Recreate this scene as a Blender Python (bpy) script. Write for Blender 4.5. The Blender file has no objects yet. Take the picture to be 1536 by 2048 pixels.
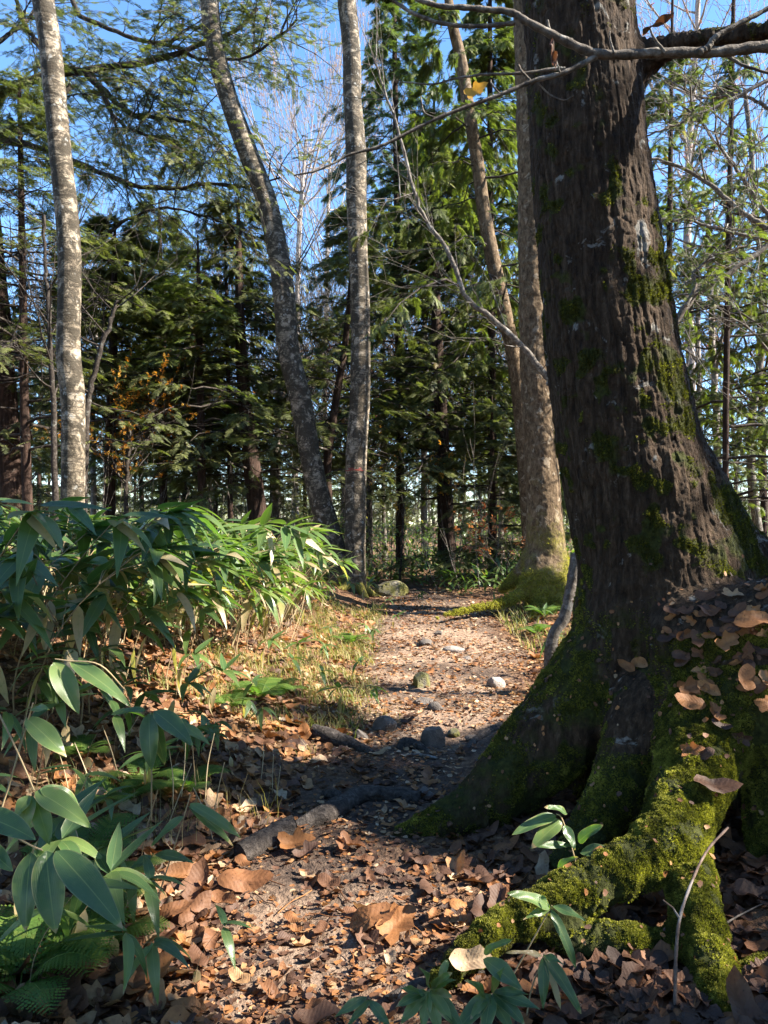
import bpy, math, random
import numpy as np
R = math.radians
scene = bpy.context.scene
col = scene.collection

# ------------------------------------------------------------------ camera, light, exposure
CAM_H = 1.45
FPX = 1500.0                                   # focal length in pixels of the 1536x2048 photograph
PITCH = math.atan(26.0 / FPX)
cam = bpy.data.cameras.new("camera")
cam.sensor_fit = 'VERTICAL'; cam.sensor_height = 36.0
cam.lens = 36.0 * FPX / 2048.0
cam.clip_start = 0.05; cam.clip_end = 3000
camo = bpy.data.objects.new("camera", cam); col.objects.link(camo)
camo.location = (0, 0, CAM_H); camo.rotation_euler = (R(90) + PITCH, 0, 0)
scene.camera = camo

SUN_EL, SUN_AZ = R(37), R(-8)                 # azimuth measured from +X towards +Y
SUN = np.array([math.cos(SUN_EL) * math.cos(SUN_AZ), math.cos(SUN_EL) * math.sin(SUN_AZ), math.sin(SUN_EL)])
world = bpy.data.worlds.new("World"); scene.world = world; world.use_nodes = True
wn = world.node_tree
bg = wn.nodes['Background']
sky = wn.nodes.new('ShaderNodeTexSky'); sky.sky_type = 'NISHITA'; sky.sun_disc = False
sky.sun_elevation = SUN_EL; sky.sun_rotation = math.atan2(SUN[0], SUN[1])
sky.altitude = 1500; sky.air_density = 1.0; sky.dust_density = 0.2; sky.ozone_density = 2.0
hs = wn.nodes.new('ShaderNodeHueSaturation'); hs.inputs['Saturation'].default_value = 1.15
wn.links.new(sky.outputs[0], hs.inputs['Color']); wn.links.new(hs.outputs[0], bg.inputs[0]); bg.inputs[1].default_value = 0.10
sl = bpy.data.lights.new("sun", 'SUN'); sl.energy = 5.0; sl.angle = R(0.53); sl.color = (1.0, 0.93, 0.82)
so = bpy.data.objects.new("sun", sl); col.objects.link(so)
from mathutils import Vector
so.rotation_euler = Vector(SUN).to_track_quat('Z', 'Y').to_euler(); so.location = (20, 6, 18)
scene.view_settings.view_transform = 'Standard'; scene.view_settings.look = 'None'
scene.view_settings.gamma = 1.0; scene.view_settings.exposure = 2.3
scene.render.engine = 'CYCLES'
cy = scene.cycles
cy.max_bounces = 6; cy.diffuse_bounces = 3; cy.glossy_bounces = 2; cy.transmission_bounces = 4
cy.transparent_max_bounces = 4; cy.caustics_reflective = False; cy.caustics_refractive = False
cy.sample_clamp_indirect = 6.0
cy.use_denoising = True
cy.use_adaptive_sampling = True; cy.adaptive_threshold = 0.012

# ------------------------------------------------------------------ helpers
rng0 = np.random.default_rng(11)

def sstep(a, b, x):
    t = np.clip((np.asarray(x, float) - a) / (b - a), 0, 1); return t * t * (3 - 2 * t)

def _hash(ix, iy, iz, seed):
    h = (ix.astype(np.int64) * 374761393 + iy.astype(np.int64) * 668265263 + iz.astype(np.int64) * 2147483647 + seed * 974634777) & 0xffffffff
    h = ((h ^ (h >> 13)) * 1274126177) & 0xffffffff
    h = ((h ^ (h >> 16)) * 2246822519) & 0xffffffff
    h = h ^ (h >> 15)
    return (h & 0xffffff).astype(np.float64) / 0xffffff

def noise3(p, seed=0):
    """value noise in 0..1 at points p (N,3)"""
    p = np.asarray(p, float)
    f = np.floor(p); t = p - f; t = t * t * (3 - 2 * t); i = f.astype(np.int64)
    out = 0
    for dx in (0, 1):
        wx = t[:, 0] if dx else 1 - t[:, 0]
        for dy in (0, 1):
            wy = t[:, 1] if dy else 1 - t[:, 1]
            for dz in (0, 1):
                wz = t[:, 2] if dz else 1 - t[:, 2]
                out = out + wx * wy * wz * _hash(i[:, 0] + dx, i[:, 1] + dy, i[:, 2] + dz, seed)
    return out

def fbm(p, seed=0, octv=3):
    p = np.asarray(p, float); a = 1.0; s = 0; n = 0
    for k in range(octv):
        s = s + a * noise3(p * (2.03 ** k) + 7.3 * k, seed + k); n += a; a *= 0.5
    return s / n

def nrm(v):
    return v / np.maximum(np.linalg.norm(v, axis=-1, keepdims=True), 1e-9)

_cp, _sp = math.cos(PITCH), math.sin(PITCH)
def P(px, py, d):
    """the point that pixel (px,py) of the photograph shows at depth d metres"""
    x = (px - 768.0) / FPX * d; yv = (1024.0 - py) / FPX * d
    return np.array([x, d * _cp - yv * _sp, CAM_H + d * _sp + yv * _cp])
def PL(lst, d=None):
    return np.array([P(*(q if len(q) == 3 else (q[0], q[1], d))) for q in lst])
def to_px(q):
    q = np.atleast_2d(q); dy = q[:, 1]; dz = q[:, 2] - CAM_H
    d = dy * _cp + dz * _sp; v = -dy * _sp + dz * _cp
    d = np.where(np.abs(d) < 1e-3, 1e-3, d)
    return 768 + q[:, 0] / d * FPX, 1024 - v / d * FPX, d

# ---- terrain
_PY = np.array([-5, 0, 2.2, 2.7, 3.35, 4.35, 6.2, 8.7, 12.8, 15.5, 20, 30])
_PX = np.array([0, 0, -.12, -.2, -.22, .12, .5, .75, .75, .1, -2.2, -9])
_PW = np.array([.5, .5, .5, .5, .52, .55, .7, .95, .8, .7, .7, .7])
def path_x(y): return np.interp(y, _PY, _PX)
def path_w(y): return np.interp(y, _PY, _PW)
def T(x, y):
    x = np.asarray(x, float); y = np.asarray(y, float)
    px = path_x(y); w = path_w(y)
    dl = px - x - w; dr = x - px - w
    near = 1 - sstep(14, 24, y)
    z = 0.62 * sstep(0.1, 2.3, dl) * near * (0.35 + 0.65 * sstep(2.2, 4.5, y)) + 0.25 * sstep(0.3, 2.4, dr) * near
    z = z + 0.22 * sstep(8.5, 12.5, y) * (1 - sstep(15, 21, y))
    z = z - 0.05 * (1 - sstep(0.0, 0.5, np.maximum(dl, dr)))
    sh = np.shape(z)
    q = np.stack([np.broadcast_to(x, sh).ravel(), np.broadcast_to(y, sh).ravel(), np.zeros(int(np.prod(sh)) if sh else 1)], 1)
    n = 0.09 * (fbm(q * 1.1, 3) - .5) + 0.035 * (fbm(q * 5.0, 5) - .5)
    far = sstep(25, 120, np.hypot(x, y))
    z = z + n.reshape(sh) * (1 + 14 * far)
    return z
def G(px, py):
    t = np.concatenate([np.linspace(1, 20, 1200), np.linspace(20, 120, 800)])
    q = np.array([0, 0, CAM_H]) + t[:, None] * (P(px, py, 1.0) - np.array([0, 0, CAM_H]))
    below = q[:, 2] < T(q[:, 0], q[:, 1])
    i = int(np.argmax(below)) if below.any() else len(t) - 1
    return np.array([q[i, 0], q[i, 1], float(T(q[i, 0], q[i, 1]))])

# ---- the sun's view: which canopy sprays would shade the places that lie in the sun
_U = nrm(np.array([-SUN[1], SUN[0], 0.0])); _V = np.cross(SUN, _U)
def uv(q): return np.stack([q @ _U, q @ _V], 1)
LIT = []                                       # (u, v, radius, s): s = distance along the sun ray
def lit(px, py, r, d=None):
    q = P(px, py, d) if d else G(px, py)
    a = uv(q[None])[0]; LIT.append((a[0], a[1], r, float(q @ SUN)))
def sun_open(q, margin=0.0):
    """True where a spray at q would cast shade on a place that the photograph shows in the sun"""
    a = uv(q); s = q @ SUN
    wob = 0.22 * (noise3(np.stack([a[:, 0] * 5, a[:, 1] * 5, np.zeros(len(a))], 1), 77) - .45)
    hit = np.zeros(len(q), bool)
    for (u, v, r, s0) in LIT:
        hit |= (np.hypot(a[:, 0] - u, a[:, 1] - v) < r + margin + wob * min(1.0, r * 3)) & (s > s0 + 0.15)
    return hit
def dapple(q, thr=.70):
    a = uv(q)
    return noise3(np.stack([a[:, 0] * 2.6, a[:, 1] * 2.6, np.full(len(a), 3.3)], 1), 21) > thr

# ---- mesh collecting
class MB:
    def __init__(self): self.v = []; self.f = []; self.t = []; self.a = []; self.n = 0
    def add(self, V, F, tint=0.5, aux=0.0):
        V = np.asarray(V, np.float32).reshape(-1, 3); F = np.asarray(F, np.int32)
        self.v.append(V); self.f.append(F + self.n)
        self.t.append(np.broadcast_to(np.asarray(tint, np.float32), (len(V),)).copy())
        self.a.append(np.broadcast_to(np.asarray(aux, np.float32), (len(V),)).copy()); self.n += len(V)
        return self
    def build(self, name, m, parent=None, base=None, smooth=True):
        me = bpy.data.meshes.new(name)
        V = np.concatenate(self.v)
        if base is not None: V = V - np.asarray(base, np.float32)
        loops = np.concatenate([f.ravel() for f in self.f]); sizes = np.concatenate([np.full(len(f), f.shape[1], np.int32) for f in self.f])
        me.vertices.add(len(V)); me.vertices.foreach_set('co', np.ascontiguousarray(V, np.float32).ravel())
        me.loops.add(len(loops)); me.loops.foreach_set('vertex_index', loops.astype(np.int32))
        st = np.zeros(len(sizes), np.int32); st[1:] = np.cumsum(sizes)[:-1]
        me.polygons.add(len(sizes)); me.polygons.foreach_set('loop_start', st)
        try: me.polygons.foreach_set('loop_total', sizes)
        except Exception: pass
        me.polygons.foreach_set('use_smooth', np.full(len(sizes), smooth, bool))
        at = me.attributes.new('tint', 'FLOAT', 'POINT'); at.data.foreach_set('value', np.concatenate(self.t))
        at = me.attributes.new('aux', 'FLOAT', 'POINT'); at.data.foreach_set('value', np.concatenate(self.a))
        me.update(calc_edges=True); me.validate()
        for mm in (m if isinstance(m, (list, tuple)) else [m]): me.materials.append(mm)
        o = bpy.data.objects.new(name, me); col.objects.link(o)
        if parent is not None: o.parent = parent
        return o

def tag(o, label=None, cat=None, group=None, kind=None):
    if label: o['label'] = label
    if cat: o['category'] = cat
    if group: o['group'] = group
    if kind: o['kind'] = kind
    return o
def empty(name, loc, label, cat, group=None, rz=0.0):
    o = bpy.data.objects.new(name, None); col.objects.link(o)
    o.location = tuple(float(c) for c in loc); o.rotation_euler = (0, 0, rz); o.empty_display_size = 0.2
    return tag(o, label, cat, group)
def dup(root, loc, rz=0.0, s=1.0, label=None, cat=None, group=None, tilt=(0, 0)):
    r = root.copy(); col.objects.link(r)
    r.location = tuple(float(c) for c in loc); r.rotation_euler = (tilt[0], tilt[1], rz); r.scale = (s, s, s) if np.isscalar(s) else s
    if label: r['label'] = label
    if cat: r['category'] = cat
    if group: r['group'] = group
    for ch in list(root.children):
        c = ch.copy(); col.objects.link(c); c.parent = r
        for g in list(ch.children):
            d = g.copy(); col.objects.link(d); d.parent = c
    return r

def tubes(mb, Pn, Rn, seg=6, tint=0.5, cap=True, aux=0.0):
    """N polylines (N,K,3) with radii (N,K)"""
    Pn = np.asarray(Pn, float); Rn = np.asarray(Rn, float)
    if Pn.ndim == 2: Pn = Pn[None]; Rn = Rn[None]
    N, K, _ = Pn.shape
    tg = nrm(np.gradient(Pn, axis=1))
    mean = nrm(Pn[:, -1] - Pn[:, 0])
    ref = np.where(np.abs(mean[:, 2:3]) > 0.8, np.array([[1.0, 0, 0]]), np.array([[0, 0, 1.0]]))
    a = nrm(np.cross(tg, ref[:, None, :])); b = np.cross(tg, a)
    th = np.arange(seg) * 2 * math.pi / seg
    V = Pn[:, :, None, :] + Rn[:, :, None, None] * (np.cos(th)[None, None, :, None] * a[:, :, None, :] + np.sin(th)[None, None, :, None] * b[:, :, None, :])
    idx = np.arange(N * K * seg).reshape(N, K, seg)
    i0 = idx[:, :-1, :]; i1 = idx[:, 1:, :]
    F = np.stack([i0, i1, np.roll(i1, -1, 2), np.roll(i0, -1, 2)], -1).reshape(-1, 4)
    tt = np.broadcast_to(np.asarray(tint, float).reshape(-1, 1, 1) if np.ndim(tint) == 1 else np.asarray(tint, float), (N, K, seg)).ravel()
    start = mb.n
    mb.add(V, F, tt, aux)
    if cap and seg <= 40:
        for e in (0, K - 1):
            loop = idx[:, e, :]
            c = Pn[:, e]
            vs = np.concatenate([V[:, e].reshape(-1, 3), c]); k = N * seg
            li = np.arange(k).reshape(N, seg)
            f = np.stack([li, np.roll(li, -1, 1), np.broadcast_to((k + np.arange(N))[:, None], (N, seg))], -1).reshape(-1, 3)
            mb.add(vs, f, np.concatenate([tt.reshape(N, K, seg)[:, e].ravel(), tt.reshape(N, K, seg)[:, e, 0]]), aux)
    return mb

def resample(pts, n, jitter=0.0, rng=None):
    pts = np.asarray(pts, float)
    # smooth Catmull-Rom through the points, n samples
    k = len(pts); ext = np.concatenate([[2 * pts[0] - pts[1]], pts, [2 * pts[-1] - pts[-2]]])
    u = np.linspace(0, k - 1 - 1e-6, n); i = u.astype(int); t = (u - i)[:, None]
    p0, p1, p2, p3 = ext[i], ext[i + 1], ext[i + 2], ext[i + 3]
    q = 0.5 * (2 * p1 + (p2 - p0) * t + (2 * p0 - 5 * p1 + 4 * p2 - p3) * t * t + (3 * p1 - p0 - 3 * p2 + p3) * t ** 3)
    if jitter and rng is not None:
        q[1:-1] += rng.normal(0, jitter, (n - 2, 3))
    return q

def scatter(mb, tmplV, tmplF, pos, ax, up, size, tint, width=None, aux=0.0, tadd=None):
    """copies of a template: its x along ax, its z along up"""
    pos = np.asarray(pos, float); ax = nrm(ax); ay = nrm(np.cross(up, ax)); az = np.cross(ax, ay)
    size = np.asarray(size, float).reshape(-1, 1, 1) * np.ones((len(pos), 1, 1))
    w = 1.0 if width is None else np.asarray(width, float).reshape(-1, 1, 1)
    t = tmplV[None]
    V = pos[:, None, :] + size * (t[..., 0:1] * ax[:, None] + w * t[..., 1:2] * ay[:, None] + t[..., 2:3] * az[:, None])
    k = len(tmplV)
    F = (tmplF[None] + (np.arange(len(pos)) * k)[:, None, None]).reshape(-1, tmplF.shape[1])
    tt = np.repeat(np.broadcast_to(np.asarray(tint, float), (len(pos),)), k)
    if tadd is not None: tt = np.clip(tt + tadd, 0, 1)
    mb.add(V.reshape(-1, 3), F, tt, aux)

# ------------------------------------------------------------------ materials
def lin(r, g, b): return tuple(((c / 255) / 12.92 if c / 255 <= .04045 else ((c / 255 + .055) / 1.055) ** 2.4) for c in (r, g, b)) + (1.0,)
class Mat:
    def __init__(self, name):
        self.m = bpy.data.materials.new(name); self.m.use_nodes = True
        self.nt = self.m.node_tree; self.b = self.nt.nodes['Principled BSDF']; self.out = self.nt.nodes['Material Output']
    def n(self, t, **kw):
        x = self.nt.nodes.new(t)
        for k, v in kw.items():
            if k in x.inputs: x.inputs[k].default_value = v
            else: setattr(x, k, v)
        return x
    def l(self, a, b): self.nt.links.new(a, b)
    def attr(self, name): a = self.n('ShaderNodeAttribute'); a.attribute_name = name; return a.outputs['Fac']
    def coords(self, sc=(1, 1, 1)):
        tc = self.n('ShaderNodeTexCoord'); mp = self.n('ShaderNodeMapping'); mp.inputs['Scale'].default_value = sc
        self.l(tc.outputs['Object'], mp.inputs[0]); return mp.outputs[0]
    def noise(self, scale, detail=4, rough=.6, vec=None, dist=0.0):
        x = self.n('ShaderNodeTexNoise'); x.inputs['Scale'].default_value = scale; x.inputs['Detail'].default_value = detail
        x.inputs['Roughness'].default_value = rough; x.inputs['Distortion'].default_value = dist
        if vec is not None: self.l(vec, x.inputs['Vector'])
        return x.outputs['Fac']
    def ramp(self, fac, stops, interp='LINEAR'):
        r = self.n('ShaderNodeValToRGB'); e = r.color_ramp; e.interpolation = interp
        while len(e.elements) < len(stops): e.elements.new(0.5)
        for el, (p, c) in zip(e.elements, stops): el.position = p; el.color = c if len(c) == 4 else tuple(c) + (1,)
        self.l(fac, r.inputs[0]); return r.outputs[0]
    def mix(self, fac, a, b, mode='MIX'):
        x = self.n('ShaderNodeMix'); x.data_type = 'RGBA'; x.blend_type = mode
        for s, v in ((0, fac), (6, a), (7, b)):
            if hasattr(v, 'is_linked') or hasattr(v, 'links'): self.l(v, x.inputs[s])
            else: x.inputs[s].default_value = v
        return x.outputs[2]
    def math(self, op, a, b=0.0):
        x = self.n('ShaderNodeMath'); x.operation = op
        for s, v in ((0, a), (1, b)):
            if hasattr(v, 'links'): self.l(v, x.inputs[s])
            else: x.inputs[s].default_value = v
        return x.outputs[0]
    def bump(self, h, strength=.5, dist=.01):
        x = self.n('ShaderNodeBump'); x.inputs['Strength'].default_value = strength; x.inputs['Distance'].default_value = dist
        self.l(h, x.inputs['Height']); self.l(x.outputs[0], self.b.inputs['Normal']); return x
    def base(self, c, rough=.8, spec=.3):
        if hasattr(c, 'links'): self.l(c, self.b.inputs['Base Color'])
        else: self.b.inputs['Base Color'].default_value = c
        if hasattr(rough, 'links'): self.l(rough, self.b.inputs['Roughness'])
        else: self.b.inputs['Roughness'].default_value = rough
        self.b.inputs['Specular IOR Level'].default_value = spec; return self
    def translucent(self, c, fac=.35):
        t = self.n('ShaderNodeBsdfTranslucent'); self.l(c, t.inputs[0])
        x = self.n('ShaderNodeMixShader'); x.inputs[0].default_value = fac
        self.l(self.b.outputs[0], x.inputs[1]); self.l(t.outputs[0], x.inputs[2]); self.l(x.outputs[0], self.out.inputs[0]); return self

def leaf_mat(name, stops, rough=.5, spec=.4, tr=.35, tr_gain=(1.6, 1.9, .7), mottle=0.0, mscale=30):
    M = Mat(name); c = M.ramp(M.attr('tint'), stops)
    if mottle:
        nz = M.noise(mscale, 3, .6, M.coords())
        c = M.mix(M.math('MULTIPLY', M.ramp(nz, [(.42, (0, 0, 0)), (.62, (1, 1, 1))]), mottle), c, M.mix(1.0, c, (.35, .3, .28, 1), 'MULTIPLY'))
    M.base(c, rough, spec)
    M.translucent(M.mix(1.0, c, tr_gain + (1,), 'MULTIPLY'), tr)
    return M.m

m_hem = leaf_mat('hemlock_needles', [(0, (.048, .056, .026)), (.5, (.095, .106, .040)), (.85, (.145, .15, .054)), (1, (.19, .18, .07))], .55, .3, .32, (1.5, 1.8, .7))
m_thuja = leaf_mat('cypress_sprays', [(0, (.048, .058, .020)), (.5, (.09, .108, .030)), (.85, (.135, .15, .042)), (1, (.19, .15, .055))], .55, .3, .4, (1.5, 1.8, .6))
m_yel = leaf_mat('autumn_leaves', [(0, (.35, .13, .02)), (.5, (.50, .24, .03)), (1, (.55, .36, .07))], .6, .3, .45, (1.3, 1.1, .6))
m_rus = leaf_mat('rust_leaves', [(0, (.16, .05, .02)), (.5, (.26, .10, .04)), (1, (.35, .2, .08))], .6, .3, .4, (1.3, 1.1, .8))
m_grn = leaf_mat('green_leaves', [(0, (.045, .062, .026)), (.5, (.085, .11, .038)), (1, (.15, .17, .05))], .5, .4, .4, (1.5, 1.8, .6))

def sasa_leaf_mat():
    M = Mat('bamboo_grass_leaf')
    ax = M.attr('aux')                          # 0 at the midrib, 1 at the margin
    c = M.ramp(M.attr('tint'), [(0, (.036, .072, .032)), (.45, (.066, .122, .038)), (.85, (.13, .185, .05)), (.93, (.30, .22, .11)), (1, (.42, .33, .2))])
    v = M.coords((1, 1, 1)); nz = M.noise(60, 2, .5, v)
    c = M.mix(M.math('MULTIPLY', M.ramp(nz, [(.5, (0, 0, 0)), (.75, (1, 1, 1))]), .35), c, (.10, .14, .05, 1))
    vein = M.ramp(ax, [(0, (1, 1, 1)), (.06, (0, 0, 0))])
    c = M.mix(M.math('MULTIPLY', vein, .6), c, (.22, .26, .09, 1))
    edge = M.ramp(ax, [(.9, (0, 0, 0)), (.99, (1, 1, 1))])
    c = M.mix(M.math('MULTIPLY', edge, .45), c, (.34, .30, .14, 1))
    w = M.n('ShaderNodeMath'); w.operation = 'SINE'; M.l(M.math('MULTIPLY', ax, 55.0), w.inputs[0])
    M.bump(w.outputs[0], .25, .002)
    M.base(c, .30, .55)
    M.translucent(M.mix(1.0, c, (1.5, 1.8, .5, 1), 'MULTIPLY'), .34); return M.m
m_sasa = sasa_leaf_mat()
m_fern = leaf_mat('fern_frond', [(0, (.05, .10, .02)), (.5, (.085, .15, .028)), (1, (.17, .20, .04))], .5, .3, .4, (1.5, 1.9, .6))
m_grass = leaf_mat('grass_blade', [(0, (.05, .085, .02)), (.45, (.12, .15, .03)), (.6, (.28, .24, .08)), (1, (.42, .33, .18))], .55, .3, .4, (1.4, 1.5, .7))
m_straw = leaf_mat('dry_stalk', [(0, (.14, .09, .045)), (.5, (.3, .22, .12)), (1, (.45, .36, .22))], .7, .2, .1, (1, 1, 1))
def dead_mat(name, stops):
    M = Mat(name); c = M.ramp(M.attr('tint'), stops)
    v = M.coords(); nz = M.noise(26, 4, .65, v)
    c = M.mix(M.math('MULTIPLY', M.ramp(nz, [(.38, (0, 0, 0)), (.68, (1, 1, 1))]), .6), c, M.mix(1.0, c, (.42, .36, .34, 1), 'MULTIPLY'))
    sp = M.noise(95, 2, .5, v)
    c = M.mix(M.ramp(sp, [(.66, (0, 0, 0)), (.72, (1, 1, 1))]), c, M.mix(1.0, c, (.3, .25, .22, 1), 'MULTIPLY'))
    ax = M.attr('aux'); w = M.n('ShaderNodeMath'); w.operation = 'SINE'; M.l(M.math('MULTIPLY', ax, 70.0), w.inputs[0])
    M.bump(M.math('ADD', M.math('MULTIPLY', w.outputs[0], .16), M.noise(140, 3, .6, v)), .5, .003)
    M.base(c, .62, .3); M.translucent(M.mix(1.0, c, (1.3, 1.05, .7, 1), 'MULTIPLY'), .22); return M.m
m_dead = dead_mat('dead_leaf', [(0, (.055, .030, .020)), (.25, (.10, .052, .032)), (.5, (.20, .088, .036)), (.7, (.34, .15, .05)), (.85, (.36, .22, .11)), (1, (.46, .35, .23))])
m_chip = dead_mat('leaf_chip', [(0, (.12, .075, .05)), (.3, (.30, .18, .11)), (.6, (.48, .30, .19)), (.85, (.62, .46, .31)), (1, (.72, .6, .45))])

def bark_mat(name, dark, mid, light, vscale, moss=0.0, patch=(.55, .62), bump=.8, fur=6, flat=(1, 1, .18), lichen=(.42, .43, .38), lich=0.5, moss_col=((.035, .05, .012), (.11, .12, .025))):
    M = Mat(name); v = M.coords(flat); iso = M.coords()
    n1 = M.noise(vscale, 6, .68, v, .4); n2 = M.noise(2.4, 4, .6, iso); n3 = M.noise(fur * 6, 4, .7, iso)
    c = M.ramp(n1, [(.30, dark), (.5, mid), (.72, light)])
    c = M.mix(M.math('MULTIPLY', M.ramp(n3, [(.35, (0, 0, 0)), (.75, (1, 1, 1))]), .5), c, M.mix(1.0, c, (.45, .42, .40, 1), 'MULTIPLY'))
    if lich: c = M.mix(M.math('MULTIPLY', M.ramp(M.noise(7, 5, .65, iso, .6), [(patch[0], (0, 0, 0)), (patch[1], (1, 1, 1))]), lich), c, lichen + (1,))
    if moss:
        mm = M.math('MULTIPLY', M.ramp(M.math('ADD', M.math('MULTIPLY', M.noise(5, 5, .7, iso), .6), M.math('MULTIPLY', M.attr('aux'), .75)), [(.5, (0, 0, 0)), (.68, (1, 1, 1))]), moss)
        mc = M.ramp(M.noise(40, 3, .6, iso), [(.3, moss_col[0]), (.7, moss_col[1])])
        c = M.mix(mm, c, mc)
    M.base(c, .88, .15)
    M.bump(M.math('ADD', n1, M.math('MULTIPLY', n3, .5)), bump, .03); return M.m
m_bark_big = bark_mat('old_furrowed_bark', (.011, .007, .0045), (.046, .029, .017), (.115, .078, .050), 34, 1.0, (.62, .67), 1.0, 9, (1, 1, .22), (.30, .29, .26), .6, ((.016, .018, .005), (.055, .06, .013)))
m_bark_hem = bark_mat('hemlock_bark', (.012, .007, .005), (.038, .023, .017), (.095, .06, .045), 20, .7, (.62, .7), .9, 8, (1, 1, .15), (.3, .28, .24), .25)
m_bark_mossy = bark_mat('mossy_brown_bark', (.032, .021, .012), (.115, .078, .045), (.24, .175, .11), 18, 1.0, (.58, .64), .7, 9, (1, 1, .5), (.36, .30, .22), .45, ((.06, .055, .014), (.20, .17, .035)))
m_limb = bark_mat('branch_bark', (.014, .011, .009), (.04, .032, .026), (.10, .085, .07), 20, .35, (.6, .68), .6, 9, (1, 1, 1), (.3, .3, .26), .35)
m_limb_l = bark_mat('pale_branch_bark', (.05, .042, .034), (.13, .11, .09), (.26, .23, .195), 25, 0, (.55, .65), .5, 9, (1, 1, 1), (.45, .44, .4), .4)
m_twig_l = bark_mat('pale_twig', (.07, .048, .038), (.13, .09, .07), (.22, .16, .13), 25, 0, (.55, .65), .2, 9, (1, 1, 1), (.5, .47, .43), .3)
def birch_mat():
    M = Mat('birch_bark'); band = M.coords((.35, .35, 2.6)); iso = M.coords()
    nb = M.noise(14, 5, .7, band, .3); big = M.noise(4.5, 6, .72, iso, .8); fine = M.noise(45, 4, .7, iso)
    c = M.ramp(M.noise(6, 4, .6, iso), [(.3, (.13, .10, .066)), (.5, (.255, .205, .145)), (.72, (.43, .365, .275))])
    c = M.mix(M.math('MULTIPLY', M.ramp(nb, [(.52, (0, 0, 0)), (.6, (1, 1, 1))]), .75), c, (.022, .016, .012, 1))
    c = M.mix(M.math('MULTIPLY', M.ramp(big, [(.43, (0, 0, 0)), (.52, (1, 1, 1))]), .9), c, M.mix(fine, (.012, .010, .007, 1), (.045, .036, .022, 1)))
    c = M.mix(M.math('MULTIPLY', M.ramp(M.noise(15, 5, .75, iso, .5), [(.50, (0, 0, 0)), (.57, (1, 1, 1))]), .7), c, (.038, .029, .019, 1))
    c = M.mix(M.math('MULTIPLY', M.ramp(M.noise(9, 5, .7, iso), [(.60, (0, 0, 0)), (.66, (1, 1, 1))]), .7), c, (.34, .33, .30, 1))
    c = M.mix(M.math('MULTIPLY', M.ramp(M.attr('aux'), [(.2, (0, 0, 0)), (.9, (1, 1, 1))]), .85), c, M.mix(fine, (.03, .024, .014, 1), (.09, .075, .03, 1)))
    M.base(c, .8, .2); M.bump(M.math('ADD', nb, M.math('ADD', fine, big)), .6, .02); return M.m
m_birch = birch_mat()
m_white = bark_mat('white_birch_bark', (.16, .13, .12), (.30, .26, .235), (.44, .40, .37), 14, 0, (.6, .7), .3, 6, (.5, .5, 2), (.6, .58, .55), .4)
def moss_mat():
    M = Mat('moss'); nz = M.noise(3.0, 3, .6, M.coords())
    t = M.math('ADD', M.math('MULTIPLY', M.attr('tint'), .6), M.math('MULTIPLY', nz, .5))
    c = M.ramp(t, [(.15, (.030, .030, .009)), (.42, (.085, .088, .018)), (.62, (.22, .215, .04)), (.92, (.44, .40, .095))])
    M.base(c, .85, .1); M.translucent(M.mix(1.0, c, (1.5, 1.6, .6, 1), 'MULTIPLY'), .35); return M.m
m_moss = moss_mat()
def rock_mat(name, a, b, mossy):
    M = Mat(name); iso = M.coords(); n = M.noise(9, 6, .7, iso); f = M.noise(60, 4, .7, iso)
    c = M.ramp(n, [(.3, a), (.7, b)]); c = M.mix(M.math('MULTIPLY', f, .4), c, M.mix(1.0, c, (.4, .4, .4, 1), 'MULTIPLY'))
    if mossy: c = M.mix(M.math('MULTIPLY', M.ramp(M.noise(5, 5, .7, iso), [(.38, (0, 0, 0)), (.55, (1, 1, 1))]), mossy), c, (.13, .12, .022, 1))
    M.base(c, .85, .25); M.bump(M.math('ADD', n, f), .7, .02); return M.m
m_rock = rock_mat('grey_rock', (.07, .058, .05), (.19, .16, .135), 0)
m_rock_pale = rock_mat('pale_stone', (.20, .165, .14), (.40, .34, .29), 0)
m_rock_moss = rock_mat('mossy_rock', (.10, .09, .07), (.24, .21, .16), .9)
m_log = bark_mat('weathered_wood', (.02, .016, .014), (.06, .05, .043), (.13, .11, .095), 30, .6, (.6, .7), .9, 8, (1, 1, 1), (.2, .19, .17), .3)
m_cut = bark_mat('cut_wood_end', (.09, .07, .055), (.17, .13, .10), (.25, .2, .16), 30, 0, (.6, .7), .4, 8, (1, 1, 1), (.2, .19, .17), .2)
def ground_mat():
    M = Mat('forest_floor'); iso = M.coords()
    n1 = M.noise(1.6, 6, .65, iso); n2 = M.noise(28, 5, .7, iso); n3 = M.noise(7, 5, .65, iso)
    c = M.ramp(M.math('ADD', M.math('MULTIPLY', n3, .6), M.math('MULTIPLY', n2, .4)), [(.34, (.022, .016, .013)), (.5, (.055, .040, .032)), (.66, (.12, .085, .06))])
    litter = M.ramp(n2, [(.3, (.05, .028, .018)), (.5, (.15, .08, .042)), (.68, (.30, .17, .09))])
    c = M.mix(M.math('MULTIPLY', M.attr('tint'), .9), c, litter)
    pale = M.ramp(n2, [(.3, (.10, .07, .05)), (.5, (.27, .18, .12)), (.7, (.45, .33, .24))])
    c = M.mix(M.math('MULTIPLY', M.attr('aux'), .85), c, pale)
    M.base(c, .92, .15); M.bump(M.math('ADD', M.math('MULTIPLY', n2, .8), n3), .9, .03); return M.m
m_ground = ground_mat()

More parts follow.
